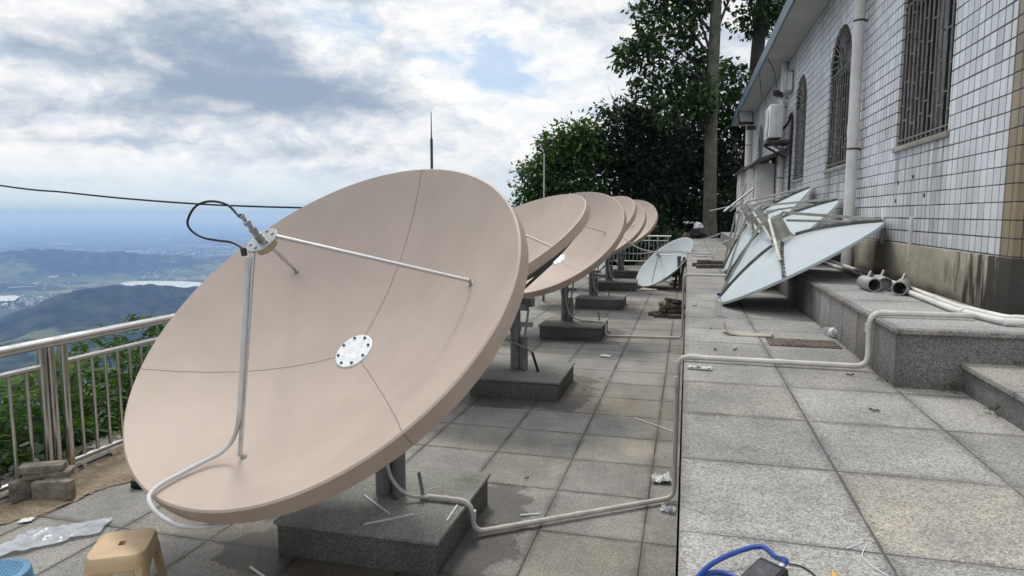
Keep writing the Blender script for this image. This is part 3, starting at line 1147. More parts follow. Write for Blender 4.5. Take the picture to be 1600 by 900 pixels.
def dish_local_parts():
    """all parts in the dish frame: z along the axis, apex at the origin; returns list (object, children)"""
    parts = []
    n = 144
    mb = MB()
    prof = [(0.0, 0.0)] + [(RR * t, zp(RR * t)) for t in np.linspace(0.03, 1, 34)]
    mb.lathe(prof, n, closed=False, mi=0)
    # rolled rim and back shell
    rim = [(RR, ZR), (RR + 0.006, ZR - 0.002), (RR + 0.012, ZR - 0.006), (RR + 0.022, ZR - 0.088), (RR + 0.016, ZR - 0.095), (RR - 0.012, ZR - 0.095)]
    mb.lathe(rim, n, closed=False, mi=1)
    back = [(RR - 0.012, ZR - 0.095)] + [(RR * t, zp(RR * t) - 0.03) for t in np.linspace(0.97, 0.02, 20)] + [(0.0, -0.03)]
    mb.lathe(back, n, closed=False, mi=2)
    refl = mb.build('reflector', [M_dish, M_dishrim, M_dishrim], smooth=True, angle=30, recalc=False)
    # joints between the panels (three bold ones) as shallow dark strips
    js = MB()
    for dg in (90, -150, -30):
        c = Vector((math.cos(R(dg)), math.sin(R(dg)), 0))
        s = Vector((-c.y, c.x, 0))
        ts = np.linspace(0.1, RR, 40)
        vs = []
        for r in ts:
            wob = 0.0012 * math.sin(r * 40 + dg)
            q = c * r + Vector((0, 0, zp(r) + 0.0012))
            vs += [q + s * (-0.0016 + wob), q + s * (0.0016 + wob)]
        fs = [(2 * i, 2 * i + 1, 2 * i + 3, 2 * i + 2) for i in range(len(ts) - 1)]
        e = [c * (RR + 0.0142) + Vector((0, 0, ZR - 0.006)), c * (RR + 0.0225) + Vector((0, 0, ZR - 0.085))]
        o = len(vs)
        vs += [e[0] - s * 0.0016, e[0] + s * 0.0016, e[1] + s * 0.0016, e[1] - s * 0.0016]
        fs.append((o, o + 1, o + 2, o + 3))
        js.add(vs, fs)
    j = js.build('panel_joint', M_seam, recalc=False)
    j.parent = refl
    parts.append(refl)
    # hub plate with bolts
    mb = MB()
    mb.lathe([(0.0, 0.012), (0.118, 0.012), (0.122, 0.009), (0.122, 0.0)], 48, closed=False)
    hub = mb.build('hub_plate', M_plate, smooth=True)
    for i in range(8):
        a = 2 * math.pi * (i + 0.3) / 8
        b = MB()
        b.lathe([(0.0, 0.02), (0.008, 0.02), (0.009, 0.012)], 6, Matrix.Translation((0.1 * math.cos(a), 0.1 * math.sin(a), 0)), closed=False)
        o = b.build('bolt', M_dgrey)
        o.parent = hub
    parts.append(hub)
    # struts
    L = 0.905
    for dg in (150, 30, -90):
        foot = pol(0.843, dg, 0.03)
        c = Vector((math.cos(R(dg)), math.sin(R(dg)), 0))
        top = c * 0.078 + Vector((0, 0, L - 0.004))
        mb = MB()
        mb.tube([foot, top], 0.0115, 12)
        st = mb.build('strut', M_alu, smooth=True)
        b = MB()
        b.tube([pol(0.843, dg, 0.0), pol(0.843, dg, 0.04)], 0.011, 8)
        b.bar(pol(0.843, dg, 0.004) - c * 0.015, pol(0.843, dg, 0.004) + c * 0.035, 0.03, 0.006)
        o = b.build('strut_foot', M_feed, smooth=True)
        o.parent = st
        parts.append(st)
    # feed: plate, horn towards the dish, waveguide and coupling outwards
    mb = MB()
    mb.lathe([(0.0, L - 0.004), (0.085, L - 0.004), (0.088, L), (0.088, L + 0.004), (0.085, L + 0.008), (0.0, L + 0.008)], 40, closed=False)
    fp = mb.build('feed_plate', M_feed, smooth=True)
    for i in range(6):
        a = 2 * math.pi * i / 6 + 0.3
        b = MB()
        b.lathe([(0.0, L + 0.009), (0.009, L + 0.009)], 12, Matrix.Translation((0.062 * math.cos(a), 0.062 * math.sin(a), 0)), closed=False)
        o = b.build('bolt_hole', M_dgrey, recalc=False)
        o.parent = fp
    parts.append(fp)
    mb = MB()
    mb.lathe([(0.0, L - 0.05), (0.052, L - 0.05), (0.058, L - 0.044), (0.058, L - 0.005)], 32, closed=False)
    parts.append(mb.build('feed_horn', M_brass, smooth=True))
    mb = MB()
    mb.lathe([(0.023, L + 0.008), (0.023, L + 0.045), (0.016, L + 0.048), (0.016, L + 0.068), (0.020, L + 0.07), (0.020, L + 0.088), (0.012, L + 0.09), (0.012, L + 0.112),
              (0.018, L + 0.114), (0.018, L + 0.134), (0.010, L + 0.137), (0.010, L + 0.172), (0.0, L + 0.173)], 18, closed=False)
    mb.tube([(0, 0, L + 0.1), (0.036, 0.016, L + 0.112)], 0.010, 10)
    parts.append(mb.build('feed_coupling', M_feed, smooth=True))
    # back drum, ring and radial channels
    mb = MB()
    mb.lathe([(0.0, -0.2), (0.17, -0.2), (0.17, -0.03)], 24, closed=False)
    parts.append(mb.build('back_drum', M_pole, smooth=True))
    for i in range(6):
        dg = i * 60 + 30
        mb = MB()
        pr = None
        for r in np.linspace(0.16, 1.08, 9):
            q = pol(r, dg, -0.06)
            if pr is not None:
                mb.bar(pr, q, 0.035, 0.055, up=(0, 0, 1))
            pr = q
        mb.bar(Vector((0.17 * math.cos(R(dg)), 0.17 * math.sin(R(dg)), -0.18)), pol(0.75, dg, -0.085), 0.03, 0.03)
        parts.append(mb.build('back_rib', M_pole))
    return parts


def set_local(ob, M):
    ob.matrix_basis = M


proto = dish_local_parts()


def copy_tree(o, parent):
    c = o.copy()
    COL.objects.link(c)
    c.parent = parent
    for ch in list(o.children):
        copy_tree(ch, c)
    return c


DISH = [(-161.0, 48.3, -1.71, 3.55, (-1.891, 3.556, 1.041)),
        (-131.8, 59.9, -1.75, 6.87, (-1.95, 6.87, 1.12)),
        (-152.0, 52.0, -1.83, 10.30, (-1.94, 10.30, 1.15)),
        (-134.2, 52.7, -1.88, 13.70, (-1.92, 13.70, 1.18)),
        (-150.0, 52.0, -1.93, 17.0, (-2.03, 17.0, 1.16)),
        (-155.4, 52.1, -1.95, 20.3, (-1.93, 20.3, 1.24))]
DLAB = ['large beige dish nearest the camera with a black cable loop at its feed', 'beige dish half hidden directly behind the nearest big dish',
        'beige dish with a white hub plate showing, third along the row', 'beige dish fourth in the row, only its upper edge showing',
        'beige dish fifth in the row, a thin crescent between its neighbours', 'smallest looking beige dish at the far end of the row']
roots = []
for i, (azd, eld, px, py, V) in enumerate(DISH):
    t = thing('dish_antenna', DLAB[i], 'satellite dish', (px, py, 0.2), 'beige satellite dishes on granite blocks')
    roots.append(t)
    Mw = frame_of(azd, eld, Vector(V))
    Ml = Matrix.Translation((-px, -py, -0.2)) @ Mw
    for q in proto:
        if i == 0:
            q.parent = t
            c = q
        else:
            c = copy_tree(q, t)
        c.matrix_basis = Ml
    # pole, side post and adjusting jack
    base = Vector((px, py, 0.2))
    mb = MB()
    topz = 0.95
    mb.tube([base, (px, py, topz)], 0.054, 24)
    mb.tube([(px, py, 0.62), (px, py, 0.67)], 0.063, 24)
    mb.build('pole', M_pole, t, smooth=True)
    mb = MB()
    mb.tube([(px + 0.10, py - 0.015, 0.2), (px + 0.10, py - 0.015, 0.56)], 0.039, 20)
    mb.bar((px + 0.12, py - 0.07, 0.2), (px + 0.12, py - 0.02, 0.29), 0.012, 0.06)
    mb.build('side_post', M_pole, t, smooth=True)
    mb = MB()
    mb.tube([(px + 0.10, py - 0.015, 0.5), (px + 0.15, py - 0.03, 0.86)], 0.012, 10)
    mb.bar((px + 0.03, py, 0.69), (px + 0.19, py - 0.02, 0.69), 0.05, 0.05)
    mb.build('adjusting_rod', M_galv, t, smooth=True)
    # yoke: head on the pole and two arms to the back drum
    bk = Mw @ Vector((0, 0, -0.2))
    mb = MB()
    mb.bar((px - 0.12, py, topz - 0.02), (px + 0.2, py - 0.03, topz - 0.02), 0.11, 0.09)
    mb.bar((px - 0.1, py, topz - 0.03), Mw @ Vector((0.16, -0.1, -0.17)), 0.05, 0.08)
    mb.bar((px + 0.1, py, topz - 0.03), Mw @ Vector((-0.16, -0.1, -0.17)), 0.05, 0.08)
    mb.bar((px + 0.13, py - 0.02, 0.87), (Mw @ pol(0.75, 210, -0.1)), 0.045, 0.07)
    mb.build('yoke', M_pole, t)

t0 = roots[0]
M0 = frame_of(DISH[0][0], DISH[0][1], Vector(DISH[0][4]))
# the near dish: black jumper loop, pale conduit down a strut, over the face and round the rim
lp = [(-2.156, 2.955, 1.80), (-2.205, 2.965, 1.845), (-2.279, 2.98, 1.899), (-2.373, 2.98, 1.917), (-2.455, 2.98, 1.899), (-2.503, 2.98, 1.855), (-2.524, 2.98, 1.80), (-2.49, 2.98, 1.757),
      (-2.423, 2.98, 1.728), (-2.34, 2.98, 1.716), (-2.265, 2.98, 1.708), (-2.205, 2.97, 1.686), (-2.178, 2.96, 1.662)]
lp0 = M0 @ Vector((0, 0, 1.076))
MB().tube(spline([lp0] + [Vector(q) for q in lp[1:]], 8), 0.0062, 10).build('feed_cable', M_black, t0, smooth=True)
mb = MB()
mb.tube([M0 @ Vector((0, 0, 1.07)), lp0.lerp(Vector(lp[1]), 0.9)], [0.013, 0.009], 12)
mb.tube([(-2.185, 2.965, 1.675), (-2.172, 2.955, 1.645)], 0.015, 10)
mb.build('cable_gland', M_black, t0, smooth=True)
side = M0.to_3x3() @ Vector((1, 0, 0))


def on_dish(r, dg, h):
    return M0 @ pol(r, dg, h)


stp = on_dish(0.843, -90, 0.04)
stt = M0 @ Vector((0, -0.078, 0.9))
cond = [stt + Vector((-0.01, -0.035, -0.02)), stt.lerp(stp, 0.12) + side * 0.012 + Vector((0, -0.028, 0)), stt.lerp(stp, 0.4) + side * 0.0 + Vector((0, -0.03, 0)), stt.lerp(stp, 0.65) + Vector((0.004, -0.03, 0)), stt.lerp(stp, 0.8) + side * -0.008 + Vector((0.0, -0.032, 0)),
        on_dish(0.755, -88.5, 0.165), on_dish(0.815, -86.5, 0.095), on_dish(0.885, -84.5, 0.05), on_dish(0.95, -82.7, 0.035), on_dish(1.06, -82.2, 0.025), on_dish(1.15, -83.3, 0.028), on_dish(1.215, -86.0, 0.028), on_dish(1.25, -89.0, -0.005),
        on_dish(1.266, -92.0, -0.06), on_dish(1.258, -95.5, -0.11), on_dish(1.19, -101, -0.145), on_dish(1.02, -112, -0.1), on_dish(0.6, -120, -0.1)]
cpts = spline(cond, 12)
rs = []
for i in range(len(cpts)):
    rs.append(0.0108)
MB().tube(cpts, rs, 14).build('conduit', M_conduit, t0, smooth=True)
# pale cables down the poles of other dishes
for i in range(6):
    px, py = DISH[i][2], DISH[i][3]
    c = [(px + 0.03, py - 0.075, 0.9), (px + 0.03, py - 0.08, 0.62), (px + 0.055, py - 0.09, 0.45), (px + 0.10, py - 0.11, 0.33), (px + 0.19, py - 0.10, 0.245), (px + 0.3, py - 0.06, 0.222)]
    if i == 1:
        continue
    MB().tube(spline(c, 8), 0.011, 8).build('pole_cable', M_conduit, roots[i], smooth=True)

# ------------------------------------------------------------------ pipes
def pipe(name, label, pts, r, mat, cat='pipe', bend=0.06, group=None, couplings=()):
    mb = MB()
    pp = elbow(pts, bend, 6)
    mb.tube(pp, r, 14)
    for c, dr in couplings:
        c = Vector(c)
        dr = Vector(dr)
        mb.tube([c - dr, c + dr], r * 1.18, 14)
    return tag(mb.build(name, mat, smooth=True, angle=50), label, cat, group)


pipe('conduit_pipe', 'cream conduit pipe from the nearest block across the paving and up both steps', [(-1.42, 3.50, 0.222), (-1.156, 3.50, 0.222), (-1.14, 3.52, 0.03), (-0.04, 4.30, 0.03), (-0.035, 4.21, 0.978), (1.025, 4.19, 0.978), (1.03, 4.23, 1.288), (1.56, 4.235, 1.288)],
     0.0155, M_pvc, bend=0.07, couplings=[((-1.145, 3.512, 0.14), (0, 0, 0.025)), ((-0.037, 4.21, 0.82), (0, 0, 0.03)), ((0.06, 4.21, 0.978), (0.025, 0, 0)), ((1.027, 4.23, 1.2), (0, 0, 0.025)), ((1.1, 4.232, 1.288), (0.025, 0, 0)), ((-0.6, 3.9025, 0.03), (0.02, 0.0142, 0)), ((0.55, 4.20, 0.978), (0.022, 0, 0)), ((-1.3, 3.5, 0.222), (0.015, 0, 0))])
pipe('conduit_pipe', 'thin cream pipe from the third block running up the walkway edge', [(-1.55, 10.2, 0.22), (-1.165, 10.15, 0.22), (-1.16, 10.08, 0.022), (-0.035, 10.19, 0.022), (-0.035, 10.17, 0.972), (0.75, 10.12, 0.972)], 0.0155, M_pvc, bend=0.07)
pipe('wall_pipe', 'white plastic pipe lying nearest the wall foot on the upper step', [(1.70, 9.6, 1.287), (1.66, 5.6, 1.287), (1.62, 4.66, 1.287), (1.70, 4.2, 1.287), (2.6, 4.06, 1.287)], 0.018, M_pvc2, bend=0.05,
     couplings=[((1.64, 5.1, 1.287), (0.004, 0.03, 0)), ((1.76, 4.19, 1.287), (0.03, -0.004, 0))])
pipe('wall_pipe', 'white plastic pipe with a coupling, outer one of the pair by the wall', [(1.58, 9.6, 1.287), (1.575, 5.5, 1.287), (1.55, 4.5, 1.287), (1.63, 4.05, 1.287), (2.6, 3.95, 1.287)], 0.018, M_pvc2, bend=0.05,
     couplings=[((1.565, 4.42, 1.287), (0.004, 0.03, 0)), ((1.66, 4.045, 1.287), (0.03, -0.004, 0))])

# short thick off-cuts of steel pipe lying on the step
for i, (x, y, z, ln, a, col) in enumerate(((1.385, 5.60, 1.263, 0.26, -4, 0), (1.49, 5.72, 1.263, 0.25, 2, 1), (1.50, 5.40, 1.263, 0.30, 20, 0))):
    lab = ['short grey steel pipe stub, leftmost of three on the upper step', 'short grey pipe stub plugged with tan paper between two stubs', 'open ended grey pipe stub lying closest to the wall foot'][i]
    t = thing('pipe_stub', lab, 'pipe', (x, y, z), 'grey pipe stubs on the upper step')
    d = Vector((math.sin(R(a)), math.cos(R(a)), 0))
    M = Matrix.Translation((x, y, z + 0.053)) @ d.to_track_quat('Z', 'Y').to_matrix().to_4x4()
    MB().lathe([(0.044, 0.0), (0.052, 0.0), (0.052, ln), (0.044, ln), (0.044, 0.0)], 28, M, closed=False).build('tube_wall', M_galv, t, smooth=True)
    MB().lathe([(0.0, 0.05 if i == 1 else 0.16), (0.0438, 0.05 if i == 1 else 0.16)], 20, M, closed=False).build('plug', M_card if i == 1 else M_rustiron, t)
    p = Vector((x, y, z)) + d * (ln * 0.6)
    MB().bar(p + Vector((0, 0, 0.095)), p + Vector((0.025, 0.025, 0.145)), 0.012, 0.02).build('lug', M_galv, t)

# ------------------------------------------------------------------ building
XW = 1.8
Y0, Y1 = 4.43, 23.5
ZB, ZS, ZSO = 1.6, 2.45, 4.76
WINS = [(5.58, 6.86), (8.82, 10.10), (11.92, 13.16), (18.5, 19.8)]
SPR = 3.66
bld = thing('tiled_building', 'long single storey white tiled building with barred arched windows and a blue tiled eave', 'building', (3.0, 14, ZB - 0.35))


def arch_pts(a, b, n=18):
    c = (a + b) / 2
    r = (b - a) / 2
    hh = 0.53 / r
    return [(c - r * math.cos(math.pi * i / n), SPR + r * hh * math.sin(math.pi * i / n)) for i in range(n + 1)]


wl = MB()
prev = Y0


def q4(a, b, c, d):
    wl.add([(XW, *a), (XW, *b), (XW, *c), (XW, *d)], [(0, 1, 2, 3)])


for (a, b) in WINS:
    q4((prev, ZB), (a, ZB), (a, ZSO), (prev, ZSO))
    q4((a, ZB), (b, ZB), (b, ZS), (a, ZS))
    ap = arch_pts(a, b)
    for i in range(len(ap) - 1):
        (y_a, z_a), (y_b, z_b) = ap[i], ap[i + 1]
        q4((y_a, z_a), (y_b, z_b), (y_b, ZSO), (y_a, ZSO))
    prev = b
q4((prev, ZB), (Y1, ZB), (Y1, ZSO), (prev, ZSO))
# back and ends of the house
wl.add([(XW, Y1, ZB), (9, Y1, ZB), (9, Y1, ZSO), (XW, Y1, ZSO)], [(0, 1, 2, 3)])
wl.add([(9, Y1, ZB), (9, Y0, ZB), (9, Y0, ZSO), (9, Y1, ZSO)], [(0, 1, 2, 3)])
# reveals
for (a, b) in WINS:
    ap = [(a, ZS)] + arch_pts(a, b) + [(b, ZS)]
    for i in range(len(ap)):
        p, q = ap[i], ap[(i + 1) % len(ap)]
        wl.add([(XW, *p), (XW, *q), (XW + 0.14, *q), (XW + 0.14, *p)], [(0, 1, 2, 3)])
wl.build('wall', M_tile, bld, recalc=False)
MB().add([(XW, Y0, 0.9), (9, Y0, 0.9), (9, Y0, ZSO), (XW, Y0, ZSO)], [(0, 1, 2, 3)]).build('end_wall', M_tiletan, bld, recalc=False)
MB().box((XW - 0.006, Y0 - 0.006, ZB), (XW + 0.004, Y0 + 0.16, ZSO - 0.01)).build('corner_trim', M_tiletan, bld)
MB().box((XW - 0.012, Y0 - 0.012, 1.2), (XW + 0.3, Y1, ZB), ).build('plinth', M_plinth, bld, bevel=0.006)
MB().box((1.32, Y0 - 0.6, ZSO), (9.2, Y1 + 0.4, ZSO + 0.06)).build('soffit', M_soffit, bld)
mb = MB()
xe = 1.30
mb.add([(xe, Y0 - 0.62, ZSO - 0.03), (xe, Y1 + 0.42, ZSO - 0.03), (xe + 0.10, Y1 + 0.42, ZSO + 0.42), (xe + 0.10, Y0 - 0.62, ZSO + 0.42),
        (xe + 0.03, Y0 - 0.62, ZSO - 0.03), (xe + 0.03, Y1 + 0.42, ZSO - 0.03), (xe + 0.2, Y1 + 0.42, ZSO + 0.42), (xe + 0.2, Y0 - 0.62, ZSO + 0.42)],
       [(0, 1, 2, 3), (7, 6, 5, 4), (0, 4, 5, 1), (3, 2, 6, 7), (1, 5, 6, 2), (0, 3, 7, 4)])
mb.build('eave_fascia', M_roofblue, bld)
mb = MB()
mb.add([(xe + 0.1, Y0 - 0.62, ZSO + 0.41), (xe + 0.1, Y1 + 0.42, ZSO + 0.41), (5, Y1 + 0.42, ZSO + 1.9), (5, Y0 - 0.62, ZSO + 1.9), (9.4, Y1 + 0.42, ZSO + 0.41), (9.4, Y0 - 0.62, ZSO + 0.41)],
       [(0, 1, 2, 3), (3, 2, 4, 5), (0, 3, 5), (1, 4, 2)])
mb.build('roof', M_roofblue, bld)
for wi, (a, b) in enumerate(WINS):
    ap = [(a + 0.001, ZS + 0.001)] + arch_pts(a + 0.001, b - 0.001) + [(b - 0.001, ZS + 0.001)]
    # frame
    mb = MB()
    X = XW + 0.05
    for i in range(len(ap)):
        p, q = ap[i], ap[(i + 1) % len(ap)]
        mb.bar((X, *p), (X, *q), 0.04, 0.05, up=(1, 0, 0))
    fr = mb.build('window', M_rustiron, bld)
    mb = MB()
    mb.add([(XW + 0.12, *p) for p in ap], [tuple(range(len(ap)))])
    mb.build('pane', M_glass, fr, recalc=False)
    mb = MB()
    for yy in (a + (b - a) / 3, a + 2 * (b - a) / 3):
        mb.bar((XW + 0.1, yy, ZS), (XW + 0.1, yy, SPR), 0.04, 0.03, up=(1, 0, 0))
    mb.bar((XW + 0.1, a, SPR), (XW + 0.1, b, SPR), 0.04, 0.03, up=(1, 0, 0))
    mb.build('mullion', M_dgrey, fr)
    MB().box((XW - 0.022, a - 0.03, ZS - 0.045), (XW + 0.1, b + 0.03, ZS - 0.002)).build('sill', M_concrete, fr, bevel=0.004)
    # grille bars
    mb = MB()
    gx = XW + 0.02
    n = 12 if wi == 0 else 10
    br = 0.0085 if wi == 0 else 0.006
    step = (b - a) / n
    for i in range(1, n):
        mb.tube([(gx, a + step * i, ZS + 0.01), (gx, a + step * i, SPR)], br, 6)
    rr = random.Random(5 + wi)
    for i in range(n):
        for z in ((ZS + 0.28, ZS + 0.74, ZS + 1.08) if i % 2 else (ZS + 0.17, ZS + 0.5, ZS + 0.92)):
            zq = z + (i % 4) * 0.025
            mb.tube([(gx, a + step * i, zq), (gx, a + step * (i + 1), zq)], 0.007, 6)
    mb.tube([(gx, a, ZS + 0.05), (gx, b, ZS + 0.05)], 0.008, 6)
    mb.tube([(gx, a, SPR), (gx, b, SPR)], 0.011, 6)
    c = (a + b) / 2
    r = (b - a) / 2
    hh = 0.53 / r
    inner = [(gx, c - 0.2 * math.cos(math.pi * i / 12), SPR + 0.3 * math.sin(math.pi * i / 12) ** 0.8) for i in range(13)]
    mb.tube(inner, 0.008, 6)
    for i in range(1, 16):
        t = math.pi * i / 16
        mb.tube([(gx, c - 0.2 * math.cos(t), SPR + 0.3 * math.sin(t) ** 0.8), (gx, c - r * math.cos(t), SPR + r * hh * math.sin(t))], 0.007, 6)
    for i in range(1, 4):
        t = math.pi * i / 4
        mb.tube([(gx, c, SPR), (gx, c - 0.2 * math.cos(t), SPR + 0.3 * math.sin(t) ** 0.8)], 0.007, 6)
    mb.build('grille', M_grille, fr, smooth=True)
# dark interior so the windows do not open on daylight
# down pipes
def drain(name, label, y, z0, z1, r=0.085, x=XW - 0.115):
    t = thing(name, label, 'drainpipe', (x, y, z0), 'white drainpipes on the tiled wall')
    MB().tube([(x, y, z0), (x, y, z1)], r, 28).build('tube', M_pvc2, t, smooth=True)
    for z in (z0 + 1.42, z1 - 0.75):
        if z < z1:
            mb = MB()
            mb.tube([(x, y, z), (x, y, z + 0.14)], r * 1.07, 28)
            mb.build('coupling', M_pvc2, t, smooth=True)
    for z in (2.55, 3.9):
        mb = MB()
        mb.tube([(x, y, z), (x, y, z + 0.022)], r * 1.05, 28)
        mb.bar((x, y, z + 0.011), (XW, y + 0.001, z + 0.011), 0.03, 0.02)
        mb.build('bracket', M_rustiron, t, smooth=True)


drain('drainpipe', 'thick white drainpipe between the two nearest barred windows', 8.17, 1.265, 4.75, 0.058, XW - 0.078)
drain('drainpipe', 'white drainpipe just behind the hanging air conditioner', 14.25, 1.265, 4.75, 0.058, XW - 0.07)
drain('drainpipe', 'farthest white drainpipe below the floodlight', 21.6, 1.265, 4.75, 0.08)


# wall holes where fixings were pulled out: small dark plugs and pale rendered strips
for i, (y, z) in enumerate(((6.7, 2.13), (6.3, 2.16), (6.75, 1.97), (6.0, 2.0))):
    tag(MB().lathe([(0.0, 0.004), (0.016, 0.004), (0.02, 0.0)], 10, Matrix.Translation((XW, y, z)) @ Matrix.Rotation(R(-90), 4, 'Y'), closed=False).build('wall_plug', M_black),
        'small black fixing hole in the white tiles below the nearest window', 'fixing hole', 'black fixing holes in the tiled wall')
for i, (y, z0, z1) in enumerate(((7.05, 1.57, 1.83), (6.22, 1.45, 1.83))):
    tag(MB().box((XW - 0.02, y, z0), (XW + 0.01, y + 0.05, z1)).build('filler_strip', M_pvc, bevel=0.004),
        ['narrow cream patch on the wall foot right of the thick drainpipe', 'wider cream patch on the wall foot above the pipe stubs'][i], 'wall patch')

# air conditioners
def fan_grille(mb, c, n_, u_, r):
    c, n_, u_ = Vector(c), Vector(n_), Vector(u_)
    w_ = n_.cross(u_)
    for q in np.linspace(0.2, 1, 6):
        mb.tube([c + (u_ * math.cos(t) + w_ * math.sin(t)) * r * q for t in np.linspace(0, 2 * math.pi, 25)], 0.004, 5, cap=False)
    for t in np.linspace(0, math.pi, 7)[:-1]:
        d = u_ * math.cos(t) + w_ * math.sin(t)
        mb.tube([c - d * r, c + d * r], 0.004, 5)


def ac(label, x0, x1, y0, y1, z0, z1, fans=1, group='outdoor air conditioner units by the wall'):
    t = thing('air_conditioner', label, 'air conditioner', ((x0 + x1) / 2, (y0 + y1) / 2, z0), group)
    MB().box((x0, y0, z0), (x1, y1, z1)).build('casing', M_acside, t, bevel=0.02, seg=3)
    for f in range(fans):
        zc = z0 + (z1 - z0) * (f + 0.5) / fans
        r = min((y1 - y0) * 0.36, (z1 - z0) / fans * 0.42)
        yc = y0 + (y1 - y0) * 0.45
        M = Matrix.Translation((x0 - 0.004, yc, zc)) @ Matrix.Rotation(R(-90), 4, 'Y')
        MB().lathe([(0, 0.0), (r, 0.0), (r + 0.02, -0.006)], 32, M, closed=False).build('fan_recess', M_dgrey, t)
        mb = MB()
        fan_grille(mb, (x0 - 0.012, yc, zc), (-1, 0, 0), (0, 1, 0), r)
        mb.build('fan_grille', M_acside, t)
    mb = MB()
    for i in range(9 if fans == 1 else 0):
        z = z0 + (z1 - z0) * (0.55 + 0.035 * i)
        mb.box((x0 + 0.08, y0 - 0.004, z), (x1 - 0.06, y0 + 0.003, z + (z1 - z0) * 0.012))
    mb.box((x0 + 0.1, y0 - 0.006, z0 + 0.1 * (z1 - z0)), (x1 - 0.1, y0 + 0.003, z0 + 0.42 * (z1 - z0)))
    mb.build('side_panel', M_white, t)
    return t


a1 = ac('white air conditioner hung high on the wall on a bracket', 1.39, 1.63, 13.3, 14.05, 3.24, 3.84)
mb = MB()
mb.box((1.36, 13.25, 3.165), (1.798, 14.12, 3.195))
mb.box((1.36, 13.25, 3.195), (1.385, 14.12, 3.235))
mb.bar((1.40, 13.35, 3.16), (1.79, 13.35, 2.92), 0.03, 0.04)
mb.bar((1.40, 14.02, 3.16), (1.79, 14.02, 2.92), 0.03, 0.04)
mb.build('bracket', M_canopy, a1)
mb = MB()
mb.tube(spline([(1.64, 13.4, 3.4), (1.71, 13.3, 3.5), (1.755, 13.25, 3.66), (1.77, 13.24, 3.45), (1.77, 13.26, 3.1), (1.77, 13.28, 2.9), (1.77, 13.28, 1.9)], 6), 0.022, 8)
mb.build('refrigerant_hose', M_black, a1, smooth=True)
ac('tall cream air conditioner cabinet nearest along the wall', 1.40, 1.78, 15.6, 16.5, 1.27, 2.95, 2)
ac('tall cream air conditioner cabinet in the middle of the three', 1.36, 1.74, 17.2, 18.1, 1.27, 2.95, 2)
ac('tall cream air conditioner cabinet farthest along the wall', 1.32, 1.70, 19.3, 20.2, 1.27, 3.0, 2)
for i, (y0, y1, z) in enumerate(((13.6, 16.5, 2.98), (16.9, 20.4, 3.05))):
    mb = MB()
    mb.add([(1.22, y0, z - 0.1), (1.22, y1, z - 0.1), (1.8, y1, z + 0.12), (1.8, y0, z + 0.12), (1.22, y0, z - 0.12), (1.22, y1, z - 0.12), (1.8, y1, z + 0.1), (1.8, y0, z + 0.1)],
           [(0, 1, 2, 3), (7, 6, 5, 4), (0, 4, 5, 1), (3, 2, 6, 7), (0, 3, 7, 4), (1, 5, 6, 2)])
    t = tag(mb.build('metal_canopy', M_canopy), ['dark sheet canopy sloping out above the nearest tall cabinet', 'dark sheet canopy above the farther two tall cabinets'][i], 'canopy')
# floodlight, camera, meter box
fl = thing('floodlight', 'square floodlight on a bracket below the eave', 'floodlight', (1.6, 20.6, 4.5))
Mf = Matrix.Translation((1.50, 20.5, 4.58)) @ Matrix.Rotation(R(25), 4, 'Z') @ Matrix.Rotation(R(-18), 4, 'X')
mb = MB()
mb.box((-0.24, -0.03, -0.2), (0.24, 0.06, 0.24))
mb.v = [tuple(Mf @ Vector(q)) for q in mb.v]
mb.build('housing', M_dgrey, fl, bevel=0.015)
mb = MB()
mb.box((-0.19, -0.036, -0.14), (0.19, -0.031, 0.19))
mb.v = [tuple(Mf @ Vector(q)) for q in mb.v]
mb.build('lens', M_white, fl)
MB().bar((1.55, 20.6, 4.3), (1.8, 20.6, 4.3), 0.05, 0.12).build('bracket', M_dgrey, fl)
cm = thing('security_camera', 'small black security camera on the drainpipe above the air conditioner', 'camera', (1.66, 14.6, 4.15))
MB().box((1.54, 13.75, 4.07), (1.65, 14.12, 4.17), Matrix.Rotation(R(-20), 3, 'Z')).build('body', M_blackplastic, cm, bevel=0.02)
MB().bar((1.6, 14.0, 4.07), (1.79, 14.0, 3.99), 0.03, 0.03).build('arm', M_white, cm)
bx = thing('meter_box', 'grey meter box on the wall beside the high drainpipe', 'meter box', (1.75, 13.6, 4.1))
MB().box((1.67, 13.5, 4.08), (1.795, 13.8, 4.48)).build('box', M_galv, bx, bevel=0.01)
MB().box((1.695, 13.493, 4.12), (1.775, 13.501, 4.43)).build('door', M_acside, bx)
tag(MB().tube(spline([(1.36, 13.6, 4.70), (1.5, 13.9, 4.55), (1.62, 14.6, 4.47), (1.72, 15.4, 4.5)], 8), 0.008, 6).build('sagging_wire', M_black, smooth=True), 'thin black wire sagging from the eave to the drainpipe', 'wire', )
tag(MB().tube(spline([(1.34, 15.0, 4.72), (1.42, 15.2, 4.3), (1.48, 15.0, 4.1), (1.6, 14.9, 3.93)], 8), 0.006, 6).build('hanging_wire', M_black, smooth=True), 'thin wire hanging from the eave onto the high air conditioner', 'wire')

